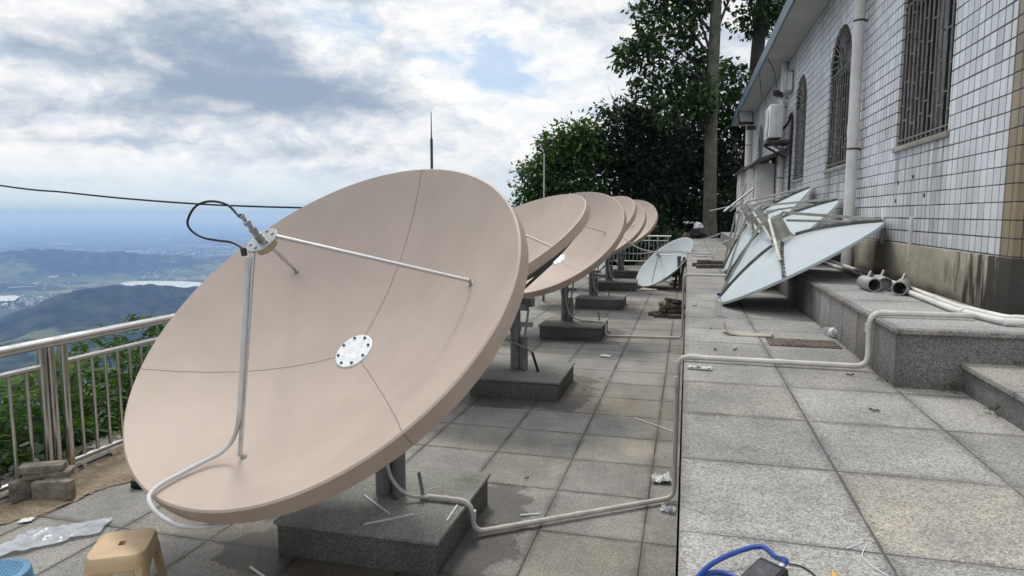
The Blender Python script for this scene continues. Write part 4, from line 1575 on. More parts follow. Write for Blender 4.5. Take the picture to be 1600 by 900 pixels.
# ------------------------------------------------------------------ white dishes stacked against the wall
def back_dish(label, A, Mid, B, drum=True, turn=0.0, group='white dishes leaning face down against the wall'):
    A, Mid, B = Vector(A), Vector(Mid), Vector(B)
    ab = B - A
    am = Mid - A
    nrm = ab.cross(am)
    # circumcentre
    c = A + (nrm.cross(ab) * am.length_squared + am.cross(nrm) * ab.length_squared) / (2 * nrm.length_squared)
    r = (A - c).length
    n_ = nrm.normalized()
    if n_.z < 0:
        n_ = -n_
    e1 = (A - c).normalized()
    e2 = n_.cross(e1)
    dep = 0.25
    M = Matrix((e1, e2, n_)).transposed().to_4x4()
    M.translation = c
    z_of = lambda q: dep * (1 - (q / r) ** 1.55)
    t = thing('white_dish', label, 'satellite dish', tuple(c), group)
    NR = 4
    mm = Mid - c
    turn = turn + math.degrees(math.atan2(mm.dot(e2), mm.dot(e1)))
    mb = MB()
    mb.lathe([(0.02, dep)] + [(r * s, z_of(r * s)) for s in np.linspace(0.08, 1, 22)] + [(r + 0.008, -0.004), (r + 0.008, -0.028), (r - 0.004, -0.03)]
             + [(r * s, z_of(r * s) - 0.012) for s in np.linspace(0.98, 0.05, 16)], 96, M, closed=False)
    mb.build('reflector', M_whitedish, t, smooth=True, angle=30, recalc=False)
    for i in range(NR):
        dg = turn + 360 / NR * i
        cc_, ss_ = math.cos(R(dg)), math.sin(R(dg))
        w = lambda q, z: M @ Vector((q * cc_, q * ss_, z))
        mb = MB()
        pr = None
        for q in np.linspace(0.12, r * 1.005, 12):
            p = w(q, z_of(q) + 0.016)
            if pr is not None:
                mb.bar(pr, p, 0.008, 0.028, up=n_, mi=1)
                mb.bar(pr - n_ * 0.014, p - n_ * 0.014, 0.036, 0.004, up=n_, mi=1)
                sb = M.to_3x3() @ Vector((-ss_, cc_, 0))
                mb.bar(p + sb * 0.018 - n_ * 0.012, p + sb * 0.018 - n_ * 0.002, 0.012, 0.012, up=sb, mi=1)
            pr = p
        if i % 1 == 0:
            mb.bar(w(0.11, dep + 0.25), w(r * (0.74 if i == 0 else 0.95), z_of(r * (0.74 if i == 0 else 0.95)) + 0.035), 0.026, 0.026, up=n_)
            if i in (1, 2):
                s0, s1 = M @ Vector((0.1 * cc_ - 0.08 * ss_, 0.1 * ss_ + 0.08 * cc_, dep + 0.16)), w(r * 0.72, z_of(r * 0.72) + 0.03)
                mb.bar(s0, s1, 0.022, 0.022, up=n_)
        mb.build('rib', [M_rib, M_ribdark], t)
    if drum:
        mb = MB()
        mb.lathe([(0.0, dep + 0.22), (0.075, dep + 0.22), (0.085, dep + 0.25), (0.11, dep + 0.25), (0.11, dep + 0.23), (0.09, dep + 0.21), (0.09, dep + 0.02), (0.12, dep - 0.01)], 24, M, closed=False)
        mb.build('hub_drum', M_rib, t, smooth=True, angle=30)
        mb = MB()
        mb.bar(M @ Vector((0.02, 0.02, dep + 0.29)), M @ Vector((0.1, -0.02, dep + 0.38)), 0.03, 0.03)
        mb.bar(M @ Vector((-0.1, 0.05, dep + 0.29)), M @ Vector((0.16, 0.02, dep + 0.33)), 0.035, 0.02)
        mb.build('mount_stub', M_galv, t)
    for i in range(NR):
        pass
    return t


back_dish('white dish lying against the wall, front one with its tip on the walkway', (0.33, 6.94, 0.985), (0.83, 6.29, 1.30), (1.71, 7.42, 1.74))
back_dish('white dish leaning on the wall, middle one of the stack', (0.50, 8.95, 0.985), (0.98, 8.2, 1.40), (1.74, 9.05, 2.02), turn=4)
back_dish('white dish leaning highest on the wall, rear one of the stack', (0.56, 10.9, 0.985), (1.0, 10.1, 1.50), (1.74, 11.1, 2.24), turn=-4)


# white dishes standing on the paving, hollow side out
def front_dish(label, c, n_, r, group=None, face_clutter=True):
    c = Vector(c)
    n_ = Vector(n_).normalized()
    e1 = n_.cross(Vector((0, 0, 1))).normalized()
    e2 = e1.cross(n_)
    M = Matrix((e1, e2, n_)).transposed().to_4x4()
    M.translation = c
    dep = r * 0.28
    t = thing('white_dish', label, 'satellite dish', tuple(c), group)
    z_of = lambda q: dep * (q / r) ** 2 - dep
    mb = MB()
    mb.lathe([(0.0, -dep)] + [(r * s, z_of(r * s)) for s in np.linspace(0.08, 1, 20)] + [(r + 0.01, 0), (r + 0.01, -0.03), (r - 0.01, -0.03)]
             + [(r * s, z_of(r * s) - 0.015) for s in np.linspace(0.97, 0.0, 14)], 80, M, closed=False)
    mb.build('reflector', M_whitedish, t, smooth=True, angle=30, recalc=False)
    f = Vector((0, 0, dep * 0.9))
    for dg in (20, 140, 260):
        q = Vector((r * 0.75 * math.cos(R(dg)), r * 0.75 * math.sin(R(dg)), z_of(r * 0.75)))
        MB().tube([M @ q, M @ (f + q * 0.06)], 0.011, 8).build('strut', M_alu, t, smooth=True)
    MB().tube([M @ (f - Vector((0, 0, 0.05))), M @ (f + Vector((0, 0, 0.09)))], 0.045, 12).build('feed', M_feed, t, smooth=True)
    mb = MB()
    mb.tube([M @ Vector((0, 0, -dep - 0.02)), M @ Vector((0, 0, -dep - 0.25))], 0.09, 14)
    for dg in (45, 135, 225, 315):
        q = Vector((r * 0.8 * math.cos(R(dg)), r * 0.8 * math.sin(R(dg)), z_of(r * 0.8) - 0.03))
        mb.bar(M @ Vector((0, 0, -dep - 0.2)), M @ q, 0.03, 0.03)
    mb.build('back_frame', M_ribdark, t)
    return t


front_dish('white dish standing on the paving against the walkway wall', (-0.56, 17.45, 0.66), (-0.60, -0.36, 0.72), 0.86)
front_dish('pale blue white dish on the ground behind the third pole', (-2.75, 20.6, 0.52), (-0.55, -0.55, 0.62), 0.72)


# ------------------------------------------------------------------ bricks
def brick(name, label, c, size, rz, rx=0, ry=0, mat=None, group=None, cat='brick'):
    sx, sy, sz = size
    me = MB().box((-sx / 2, -sy / 2, -sz / 2), (sx / 2, sy / 2, sz / 2))
    o = me.build(name, mat or M_brick, bevel=0.006, seg=2)
    o.location = c
    o.rotation_euler = (R(rx), R(ry), R(rz))
    tag(o, label, cat, group)
    return o


# heap of bricks by the walkway wall
BR = (0.25, 0.12, 0.065)
heap = [(-0.42, 12.72, 0.028, 12, 0, 0, 0), (-0.17, 12.66, 0.028, 4, 0, 0, 0), (-0.55, 12.95, 0.03, 70, 0, 0, 0), (-0.30, 12.95, 0.03, 35, 0, 0, 0), (-0.12, 13.05, 0.03, 85, 0, 0, 0),
        (-0.40, 12.80, 0.083, 95, 0, 8, 0), (-0.20, 12.80, 0.083, 20, 0, -6, 0), (-0.33, 13.05, 0.085, 10, 4, 0, 0), (-0.14, 13.10, 0.085, 60, 0, 0, 0),
        (-0.32, 12.78, 0.155, 55, 18, 30, 1), (-0.22, 12.92, 0.16, -28, 0, 22, 0), (-0.12, 12.86, 0.14, 30, 0, 6, 0), (-0.34, 13.08, 0.15, 15, 0, 0, 0), (-0.13, 13.08, 0.15, -20, 8, 14, 0), (-0.24, 13.0, 0.215, 40, 0, 12, 0), (-0.15, 12.95, 0.205, 75, 0, 10, 0)]
for i, (x, y, z, a, rx, ry, mt) in enumerate(heap):
    lab = 'pale broken brick on top of the heap by the walkway wall' if mt else 'dark old brick in the heap on the paving by the walkway wall'
    brick('brick', lab, (x * 1.02, y - 0.4, z * 1.3), BR, a, rx, ry, M_brick2 if mt else M_brick, 'bricks heaped by the walkway wall')
for i, (x, y, z, a, ry) in enumerate(((0.28, 11.75, 0.978, 5, 0), (0.52, 11.8, 0.978, -8, 0), (0.22, 12.15, 0.978, 0, 0), (0.49, 12.15, 0.978, 10, 0), (0.30, 12.1, 1.032, 3, 0), (0.52, 11.95, 1.032, -14, 0))):
    brick('brick', 'dark brick of the low pile lying on the walkway beyond the bottles', (x, y, z), BR, a, 0, ry, M_brick, 'bricks piled on the walkway')
# grey cement blocks at the railing
brick('cement_block', 'grey cement block standing upright under the stack by the railing', (-4.12, 3.28, 0.08), (0.06, 0.19, 0.135), -12, 0, 0, M_cblock, 'cement blocks by the railing', 'cement block')
brick('cement_block', 'grey cement block standing on edge in front of the railing post', (-3.925, 3.30, 0.078), (0.24, 0.06, 0.125), 22, 0, 0, M_cblock, 'cement blocks by the railing', 'cement block')
brick('cement_block', 'lower of two cement blocks laid flat across the upright ones', (-4.02, 3.36, 0.162), (0.27, 0.13, 0.035), 30, 0, 0, M_cblock, 'cement blocks by the railing', 'cement block')
brick('cement_block', 'topmost pale cement block of the little stack by the railing', (-4.035, 3.33, 0.206), (0.25, 0.10, 0.052), 33, 0, 2, M_cblock, 'cement blocks by the railing', 'cement block')
brick('stone_lump', 'dark lump of stone on the sand under the near dish edge', (-3.56, 3.62, 0.035), (0.09, 0.07, 0.06), 20, 10, 10, M_blackplastic, None, 'stone')

# ------------------------------------------------------------------ stools
def stool():
    x, y = -2.56, 2.48
    t = thing('plastic_stool', 'tan plastic stool with a square hole in its seat', 'stool', (x, y, 0))
    Mr = Matrix.Translation((x, y, 0)) @ Matrix.Rotation(R(30), 4, 'Z') @ Matrix.Diagonal((0.74, 1.16, 1, 1))

    def rr_pts(hx, hy, rad, z, n=6):
        o = []
        for cx, cy, a0 in ((1, 1, 0), (-1, 1, 90), (-1, -1, 180), (1, -1, 270)):
            for i in range(n + 1):
                a = R(a0 + 90 * i / n)
                o.append(Mr @ Vector((cx * (hx - rad) + rad * math.cos(a), cy * (hy - rad) + rad * math.sin(a), z)))
        return o
    mb = MB()
    rings = [rr_pts(0.035, 0.0225, 0.002, 0.285), rr_pts(0.14, 0.10, 0.05, 0.301), rr_pts(0.165, 0.12, 0.055, 0.297), rr_pts(0.172, 0.126, 0.06, 0.288), rr_pts(0.176, 0.131, 0.06, 0.26), rr_pts(0.180, 0.135, 0.06, 0.232)]
    rings[0] = rr_pts(0.02, 0.02, 0.002, 0.297)
    N = len(rings[0])
    vs = [q for rg in rings for q in rg]
    fs = []
    for i in range(len(rings) - 1):
        for j in range(N):
            fs.append((i * N + j, i * N + (j + 1) % N, (i + 1) * N + (j + 1) % N, (i + 1) * N + j))
    inn = [q - Vector((0, 0, 0.02)) for q in rings[0]]
    o = len(vs)
    vs += inn
    for j in range(N):
        fs.append((j, (j + 1) % N, o + (j + 1) % N, o + j))
    fs.append(tuple(o + j for j in range(N)))
    mb.add(vs, fs)
    mb.build('seat', M_stool, t, smooth=True, angle=40)
    # legs: corner panels tapering outward, rails between with arched openings
    for sx, sy in ((1, 1), (-1, 1), (-1, -1), (1, -1)):
        mb = MB()
        top, bot = [], []
        for (w, z, g) in ((0.235, 0.235, 0.0),):
            pass
        a = [(0.178, 0.08), (0.178, 0.10), (0.155, 0.131), (0.11, 0.133), (0.10, 0.12), (0.15, 0.115), (0.165, 0.08)]
        bt = [(0.20, 0.12), (0.20, 0.135), (0.18, 0.153), (0.15, 0.155), (0.145, 0.143), (0.175, 0.135), (0.188, 0.12)]
        vt = [Mr @ Vector((sx * p, sy * q, 0.233)) for p, q in a]
        vb = [Mr @ Vector((sx * p, sy * q, 0.0)) for p, q in bt]
        n = len(a)
        mb.add(vt + vb, [(i, (i + 1) % n, n + (i + 1) % n, n + i) for i in range(n)] + [tuple(range(n))[::-1], tuple(range(n, 2 * n))])
        mb.build('leg', M_stool, t, bevel=0.004)
    mb = MB()
    for sgn in (1, -1):
        for (ax, h0, w0) in (('x', 0.13, 0.11), ('y', 0.176, 0.085)):
            for i in range(10):
                t0_, t1_ = -1 + 2 * i / 10, -1 + 2 * (i + 1) / 10
                d0, d1 = 0.012 + 0.03 * abs(t0_) ** 3, 0.012 + 0.03 * abs(t1_) ** 3
                if ax == 'x':
                    pts = [(w0 * t0_, sgn * 0.132, 0.236), (w0 * t1_, sgn * 0.132, 0.236), (w0 * t1_, sgn * 0.134, 0.232 - d1), (w0 * t0_, sgn * 0.134, 0.232 - d0)]
                    pin = [(p[0], p[1] - sgn * 0.008, p[2]) for p in pts]
                else:
                    pts = [(sgn * 0.178, w0 * t0_, 0.236), (sgn * 0.178, w0 * t1_, 0.236), (sgn * 0.18, w0 * t1_, 0.232 - d1), (sgn * 0.18, w0 * t0_, 0.232 - d0)]
                    pin = [(p[0] - sgn * 0.008, p[1], p[2]) for p in pts]
                vs = [Mr @ Vector(p) for p in pts + pin]
                mb.add(vs, [(0, 1, 2, 3), (7, 6, 5, 4), (3, 2, 6, 7), (0, 4, 5, 1)])
    mb.build('apron', M_stool, t)
    return t


stool()


def blue_stool():
    x, y = -2.955, 2.165
    t = thing('round_stool', 'round blue plastic stool with a dimpled top in the corner', 'stool', (x, y, 0))
    M = Matrix.Translation((x, y, 0))
    MB().lathe([(0.0, 0.262), (0.125, 0.262), (0.137, 0.257), (0.143, 0.245), (0.146, 0.2), (0.152, 0.195), (0.158, 0.16), (0.155, 0.15)], 48, M, closed=False).build('seat', M_blue, t, smooth=True)
    mb = MB()
    for i in range(-6, 7):
        for j in range(-6, 7):
            px, py = i * 0.019 + (j % 2) * 0.0095, j * 0.0165
            if px * px + py * py < 0.108 ** 2:
                mb.lathe([(0.0, 0.2665), (0.0045, 0.266), (0.0072, 0.2618)], 8, Matrix.Translation((x + px, y + py, 0)), closed=False)
    mb.build('studs', M_blue, t, smooth=True)
    for i in range(4):
        a = R(45 + 90 * i)
        c, s = math.cos(a), math.sin(a)
        mb = MB()
        mb.bar((x + 0.125 * c, y + 0.125 * s, 0.17), (x + 0.16 * c, y + 0.16 * s, 0.0), 0.09, 0.012, up=(c, s, 0))
        mb.build('leg', M_blue, t, bevel=0.003)


blue_stool()

# ------------------------------------------------------------------ loose things on the ground
def sheet(name, label, cat, outline, z0, amp, mat, group=None, thick=0.002, n=14, seed=0):
    """crumpled sheet filling a four-cornered outline"""
    a, b, c, d = [Vector((*q, 0)) for q in outline]
    mb = MB()
    top, bot = [], []
    for i in range(n + 1):
        for j in range(n + 1):
            u, v = i / n, j / n
            p = (a * (1 - u) + b * u) * (1 - v) + (d * (1 - u) + c * u) * v
            s = 6.0 / max((b - a).length, (d - a).length)
            h = abs(mnoise.noise(Vector((p.x * s + seed, p.y * s, seed)))) * amp + abs(mnoise.noise(Vector((p.x * s * 2.6, p.y * s * 2.6 + seed, 1)))) * amp * 0.5
            off = Vector((mnoise.noise(Vector((p.x * s, p.y * s, seed + 5))), mnoise.noise(Vector((p.x * s, p.y * s, seed + 9))), 0)) * ((b - a).length * 0.06)
            q = p + off
            q.z = z0 + thick + h
            top.append(q)
    mb.add(top, [(i * (n + 1) + j, (i + 1) * (n + 1) + j, (i + 1) * (n + 1) + j + 1, i * (n + 1) + j + 1) for i in range(n) for j in range(n)])
    o = mb.build(name, mat, smooth=True, angle=40)
    sm = o.modifiers.new('thickness', 'SOLIDIFY')
    sm.thickness = thick
    return tag(o, label, cat, group)


fm = sheet('plastic_bag', 'long clear plastic bag lying flat on sand and paving', 'bag', [(-3.62, 2.55), (-3.26, 3.0), (-3.34, 3.17), (-3.66, 2.92)], 0.012, 0.03, M_film, seed=3, n=26)
sheet('paper_scrap', 'torn white paper scrap on the sand by the bag', 'scrap', [(-3.84, 2.98), (-3.78, 3.02), (-3.81, 3.07), (-3.87, 3.03)], 0.008, 0.012, M_paper, seed=4, n=6)
sheet('plastic_scrap', 'crumpled white scrap on the paving by the walkway wall', 'scrap', [(-0.19, 4.55), (-0.06, 4.58), (-0.08, 4.70), (-0.2, 4.68)], 0.004, 0.06, M_paper, seed=8, n=10)
sheet('plastic_scrap', 'small clear scrap just below the long cream pipe', 'scrap', [(-0.12, 4.12), (-0.03, 4.10), (-0.02, 4.18), (-0.11, 4.2)], 0.004, 0.03, M_film, seed=9, n=10)
sheet('plastic_scrap', 'white twisted scrap on the walkway edge near the pipe', 'scrap', [(0.01, 3.98), (0.16, 3.97), (0.17, 4.0), (0.03, 4.02)], 0.954, 0.035, M_paper, seed=12, n=8)
sheet('plastic_scrap', 'flat pale scrap on the paving beside the third block', 'scrap', [(-1.07, 8.62), (-0.93, 8.6), (-0.92, 8.74), (-1.05, 8.76)], 0.004, 0.02, M_paper, seed=15, n=6)
# bent cardboard strip
mb = MB()
pr = [(-0.0, 0.10), (0.015, 0.05), (0.05, 0.012), (0.12, 0.004), (0.2, 0.003), (0.34, 0.008), (0.345, 0.028)]
vs = []
for (px, pz) in pr:
    vs += [(0.275 + px, 5.20 - px * 0.06, 0.952 + pz), (0.29 + px, 5.36 - px * 0.06, 0.952 + pz)]
mb.add(vs, [(2 * i, 2 * i + 1, 2 * i + 3, 2 * i + 2) for i in range(len(pr) - 1)])
o = mb.build('card_sheet', M_card, smooth=True, angle=50)
sm = o.modifiers.new('thickness', 'SOLIDIFY')
sm.thickness = 0.004
tag(o, 'curled strip of pale card on the walkway below the bottle', 'cardboard')


def bottle(label, loc, rotm):
    t = thing('plastic_bottle', label, 'bottle', loc)
    M = Matrix.Translation(loc) @ rotm
    MB().lathe([(0.0, 0.0), (0.028, 0.0), (0.032, 0.006), (0.032, 0.06), (0.029, 0.07), (0.032, 0.08), (0.032, 0.13), (0.022, 0.165), (0.0135, 0.18), (0.0135, 0.195)], 20, M, closed=False).build('bottle_body', M_bottle, t, smooth=True)
    MB().lathe([(0.033, 0.085), (0.033, 0.125)], 20, M, closed=False).build('bottle_label', M_paper, t, smooth=True)
    MB().lathe([(0.0165, 0.185), (0.0165, 0.205), (0.0, 0.206)], 16, M, closed=False).build('cap', M_capblue, t, smooth=True)


bottle('clear water bottle with a blue cap standing on the walkway', (0.285, 6.2, 0.951), Matrix())
bottle('clear water bottle lying at the foot of the upper step', (1.025, 5.42, 0.984), Matrix.Rotation(R(200), 4, 'Z') @ Matrix.Rotation(R(-88), 4, 'X'))
# rusty drain cover let into the walkway, pale slab on the paving
t = thing('drain_cover', 'rusty slotted drain cover in the walkway floor', 'drain cover', (0.8, 5.0, 0.951))
MB().box((0.57, 4.86, 0.951), (1.03, 5.14, 0.957)).build('plate', M_rustiron, t, bevel=0.002)
for i in range(9):
    MB().box((0.6 + i * 0.046, 4.88, 0.9575), (0.622 + i * 0.046, 5.12, 0.9605)).build('slat', M_rustiron, t)
t = tag(MB().box((-1.07, 16.55, 0.003), (-0.68, 17.1, 0.03)).build('paving_slab', M_card, bevel=0.005), 'loose pale slab on the paving in front of the white dish', 'slab')

# white cut sticks on the nearest block, rod
stk = [((-1.80, 3.46), (-1.55, 3.27)), ((-1.63, 3.12), (-1.42, 3.30)), ((-1.215, 3.27), (-1.225, 3.47)), ((-2.18, 2.90), (-1.98, 2.80)), ((-0.95, 3.85), (-0.84, 3.9))]
sl_ = ['white plastic strip nearest the pole on the mossy block', 'white plastic strip lying centrally on the mossy block', 'white plastic strip along the right edge of the mossy block',
       'white plastic strip on the paving at the near corner of the block', 'short white strip on the paving right of the nearest block']
for i, (a, b) in enumerate(stk):
    z = 0.2045 if i < 3 else 0.006
    tag(MB().bar((*a, z), (*b, z), 0.010, 0.008).build('plastic_strip', M_white), sl_[i], 'strip', 'white plastic strips round the nearest block')
tag(MB().bar((-0.42, 6.05, 0.006), (-0.05, 5.72, 0.006), 0.010, 0.008).build('plastic_strip', M_white), 'thin white strip on the paving next to the cream pipe', 'strip', 'white plastic strips round the nearest block')
for i, (a, b, lab) in enumerate((((-1.44, 3.50, 0.2), (-1.47, 3.50, 0.365), 'short grey steel rod standing up on the nearest block'),
                                 ((-1.28, 10.3, 0.2), (-1.30, 10.3, 0.36), 'short rod standing on the third block'),
                                 ((-1.5, 13.6, 0.2), (-1.53, 13.6, 0.33), 'short rod standing on the fourth block'))):
    mb = MB()
    mb.tube([a, b], 0.011, 10)
    mb.tube([a, Vector(a) + Vector((0, 0, 0.02))], 0.024, 10)
    tag(mb.build('steel_rod', M_pole, smooth=True), lab, 'rod')
rd = thing('bent_rod', 'bent grey lever with black tips on the second block', 'rod', (-1.49, 6.8, 0.2))
MB().tube(elbow([(-1.91, 6.8, 0.56), (-1.60, 6.8, 0.44), (-1.545, 6.8, 0.40)], 0.05), 0.013, 10).build('shaft', M_galv, rd, smooth=True)
MB().tube([(-1.93, 6.8, 0.567), (-1.90, 6.8, 0.556)], 0.018, 10).build('grip', M_black, rd, smooth=True)
MB().tube([(-1.55, 6.8, 0.403), (-1.485, 6.8, 0.2)], 0.014, 10).build('foot_rod', M_black, rd, smooth=True)

# instrument, cables and connector on the walkway close to the camera
it = thing('field_meter', 'black handheld meter with a dark screen and a blue cable', 'meter', (0.18, 1.50, 0.951))
Mi = Matrix.Translation((0.178, 1.515, 1.03)) @ Matrix.Rotation(R(-38), 4, 'Z') @ Matrix.Rotation(R(14), 4, 'X')


def mi_box(lo, hi, nm, mat, bev):
    mb = MB().box(lo, hi)
    mb.v = [tuple(Mi @ Vector(q)) for q in mb.v]
    return mb.build(nm, mat, it, bevel=bev)


mi_box((-0.036, -0.1, -0.02), (0.036, 0.062, 0.018), 'case', M_blackplastic, 0.006)
mi_box((-0.028, -0.09, 0.0175), (0.026, 0.048, 0.0195), 'screen', M_screen, 0.0)
mi_box((0.0, 0.062, -0.008), (0.012, 0.085, 0.004), 'cable_socket', M_galv, 0.002)
mi_box((-0.034, -0.09, -0.078), (0.034, -0.02, -0.021), 'battery_grip', M_blackplastic, 0.006)
bp = Mi @ Vector((0.006, 0.082, -0.002))
tag(MB().tube(spline([bp, bp + Vector((0.012, 0.035, -0.004)), (0.232, 1.70, 1.005), (0.205, 1.755, 1.0), (0.14, 1.735, 0.985), (0.07, 1.66, 0.975), (0.02, 1.55, 0.965), (-0.02, 1.44, 0.958)], 10), 0.0065, 10).build('blue_cable', M_cableblue, smooth=True),
    'thick blue cable looping over to the black meter', 'cable')
tag(MB().tube(spline([(0.02, 1.57, 0.9595), (0.045, 1.63, 0.9595), (0.085, 1.668, 0.9595), (0.13, 1.665, 0.9595), (0.17, 1.60, 0.9595), (0.2, 1.4, 0.9595)], 10), 0.0065, 10).build('blue_cable', M_cableblue, smooth=True),
    'lower blue cable passing beneath the black meter', 'cable')
tag(MB().tube(spline([(0.245, 1.80, 0.9535), (0.275, 1.775, 0.954), (0.31, 1.765, 0.9535), (0.335, 1.72, 0.9535), (0.37, 1.6, 0.9535)], 8), 0.0022, 8).build('black_wire', M_black, smooth=True), 'thin black wire on the walkway right of the meter', 'wire')
tag(MB().tube(spline([(0.44, 1.9, 0.953), (0.5, 1.95, 0.953), (0.47, 1.85, 0.953), (0.53, 1.75, 0.953), (0.6, 1.74, 0.953), (0.6, 1.78, 0.953)], 8), 0.0012, 6).build('white_thread', M_paper, smooth=True), 'fine white thread curling on the walkway', 'thread')
yc = thing('yellow_connector', 'small yellow plug on the walkway near the black wire', 'plug', (0.375, 1.72, 0.951))
MB().tube([(0.370, 1.675, 0.961), (0.373, 1.722, 0.965)], 0.008, 12).build('plug_body', M_yellow, yc, smooth=True)
MB().tube([(0.373, 1.722, 0.965), (0.374, 1.74, 0.966)], 0.005, 10).build('plug_tip', M_brass, yc, smooth=True)

# dead leaves on walkway and step
for i in (0, 2, 4, 5, 7, 9, 11, 13, 15, 16, 18, 20, 21, 23):
    r_ = random.Random(100 + i)
    if i < 15:
        x, y, z = r_.uniform(0.06, 1.02), r_.uniform(2.2, 7.5), 0.951
    elif i < 21:
        x, y, z = r_.uniform(1.2, 2.4), r_.uniform(3.86, 4.3), 1.264
    else:
        x, y, z = r_.uniform(-1.1, -0.1), r_.uniform(4.0, 9.0), 0.001
    s = r_.uniform(0.012, 0.024)
    mb = MB()
    pts = []
    for (a, w, h) in ((-1, 0.05, 0.004), (-0.5, 0.36, 0.008), (0.1, 0.42, 0.003), (0.6, 0.25, 0.010), (1, 0.03, 0.012)):
        pts += [(a * s, -w * s, 0.002 + h), (a * s, 0, 0.001 + h * 0.4), (a * s, w * s, 0.003 + h)]
    mb.add(pts, [(3 * q + e, 3 * q + e + 1, 3 * q + e + 4, 3 * q + e + 3) for q in range(4) for e in (0, 1)])
    o = mb.build('dead_leaf', M_leafdead, smooth=True)
    o.location = (x, y, z)
    o.rotation_euler = (0, 0, r_.uniform(0, 6.3))
    tag(o, ['small curled brown leaf lying on the grey walkway', 'small brown leaf on the upper step by the wall pipes', 'small brown leaf on the lower paving between the blocks'][0 if i < 15 else 1 if i < 21 else 2], 'leaf',
        ['dead leaves on the walkway', 'dead leaves on the upper step', 'dead leaves on the lower paving'][0 if i < 15 else 1 if i < 21 else 2])

# ------------------------------------------------------------------ whips and overhead cables
w1 = thing('whip_antenna', 'black whip antenna rising above the nearest dish rim', 'antenna', (-3.12, 8.0, 0.0))
MB().tube([(-3.12, 8.0, 0.0), (-3.12, 8.0, 2.1)], 0.022, 12).build('mast', M_pole, w1, smooth=True)
MB().tube([(-3.12, 8.0, 2.05), (-3.12, 8.0, 2.78)], 0.017, 12).build('sleeve', M_dgrey, w1, smooth=True)
MB().tube([(-3.12, 8.0, 2.77), (-3.12, 8.0, 2.81), (-3.12, 8.0, 3.11)], [0.017, 0.008, 0.005], 10).build('whip', M_dgrey, w1, smooth=True)
w2 = thing('whip_antenna', 'thin pale whip antenna rising behind the second dish', 'antenna', (-2.95, 14.0, 0.0))
MB().tube([(-2.95, 14.0, 0.0), (-2.95, 14.0, 2.2)], 0.03, 10).build('mast', M_pole, w2, smooth=True)
MB().tube([(-2.95, 14.0, 2.15), (-2.95, 14.0, 3.12)], 0.013, 8).build('whip', M_conduit, w2, smooth=True)
tag(MB().tube(spline([(-16, 9.0, 2.95), (-11.36, 9.0, 2.34), (-10.01, 9.0, 2.215), (-8.73, 9.0, 2.1), (-7.17, 9.0, 2.0), (-5.61, 9.0, 1.95), (-4.4, 9.0, 1.94), (-3.12, 8.02, 1.98)], 8), 0.014, 8).build('overhead_cable', M_black, smooth=True),
    'black overhead cable sagging across the valley view', 'cable')
for i, pts in enumerate(([(-2.75, 16.0, 2.35), (-2.3, 15.8, 2.0), (-1.55, 15.6, 1.42), (-0.95, 15.5, 1.05), (-0.1, 15.6, 0.99), (0.5, 15.6, 0.97)],
                         [(-2.5, 16.5, 1.6), (-2.52, 16.3, 1.28), (-2.1, 16.2, 1.05), (-1.2, 16.2, 0.92), (-0.5, 16.3, 1.0), (0.1, 16.2, 0.97), (0.6, 15.9, 0.97)],
                         [(-0.05, 20.0, 0.965), (0.2, 19.4, 0.965), (0.5, 19.8, 1.15), (0.9, 20.2, 1.3)],
                         [(0.1, 15.2, 0.965), (0.35, 14.8, 0.965), (0.55, 15.2, 0.965), (0.7, 15.4, 1.2), (0.9, 15.5, 1.3)])):
    tag(MB().tube(spline(pts, 8), 0.013, 8).build('loose_cable', M_conduit, smooth=True), ['grey cable drooping from the far dishes down to the walkway', 'lower grey cable sagging past the white floor dish',
        'grey cable lying across the far end of the walkway', 'grey cable snaking on the walkway behind the leaning dishes'][i], 'cable')
for i, (a, b) in enumerate((((0.62, 21.4, 1.95), (1.5, 21.0, 2.15)), ((0.75, 12.9, 0.96), (1.0, 13.1, 2.42)), ((0.6, 12.2, 1.9), (1.1, 12.6, 2.3)))):
    tag(MB().tube([a, b], 0.018, 8).build('steel_pole', M_galv, smooth=True), ['pale pole jutting out past the far cabinets', 'pale pole propped among the leaning white dishes', 'grey pole crossing behind the rear white dish'][i], 'pole')

# ------------------------------------------------------------------ heap at the end of the walkway, debris by the white dish
def lump(name, label, cat, c, s, mat, seed, group=None, stretch=(1, 1, 1)):
    bm = bmesh.new()
    bmesh.ops.create_icosphere(bm, subdivisions=3, radius=1)
    for v in bm.verts:
        d = 1 + mnoise.noise(v.co * 1.4 + Vector((seed, 0, 0))) * 0.45 + mnoise.noise(v.co * 4 + Vector((0, seed, 0))) * 0.2
        v.co = Vector((v.co.x * stretch[0], v.co.y * stretch[1], v.co.z * stretch[2])) * d * s
    me = bpy.data.meshes.new(name)
    bm.to_mesh(me)
    bm.free()
    me.materials.append(mat)
    o = bpy.data.objects.new(name, me)
    COL.objects.link(o)
    o.location = c
    return tag(o, label, cat, group)


lump('rubbish_bag', 'dark rubbish bag in the heap beside the pale tree trunk', 'rubbish', (0.30, 26.3, 1.12), 0.3, M_blackplastic, 2, None, (1.1, 1, 0.75))
lump('rubbish_bag', 'grey plastic bag on top of the heap by the tree', 'rubbish', (0.38, 26.2, 1.42), 0.17, M_paper, 6, None, (1, 1, 0.8))
lump('rubbish_bag', 'brown sack at the edge of the heap by the tree', 'rubbish', (-0.02, 26.2, 1.05), 0.17, M_wood, 9, None, (1.2, 1, 0.7))
sh = sheet('metal_scrap', 'bent pale metal sheet sticking out of the heap', 'scrap metal', [(-0.2, 26.1), (0.2, 26.1), (0.25, 26.4), (-0.15, 26.4)], 1.5, 0.12, M_galv, seed=31, n=8)
lump('rubbish_bag', 'crumpled pale bag on the paving below the white dish', 'rubbish', (-0.25, 18.0, 0.09), 0.13, M_paper, 14, None, (1.8, 1, 0.7))
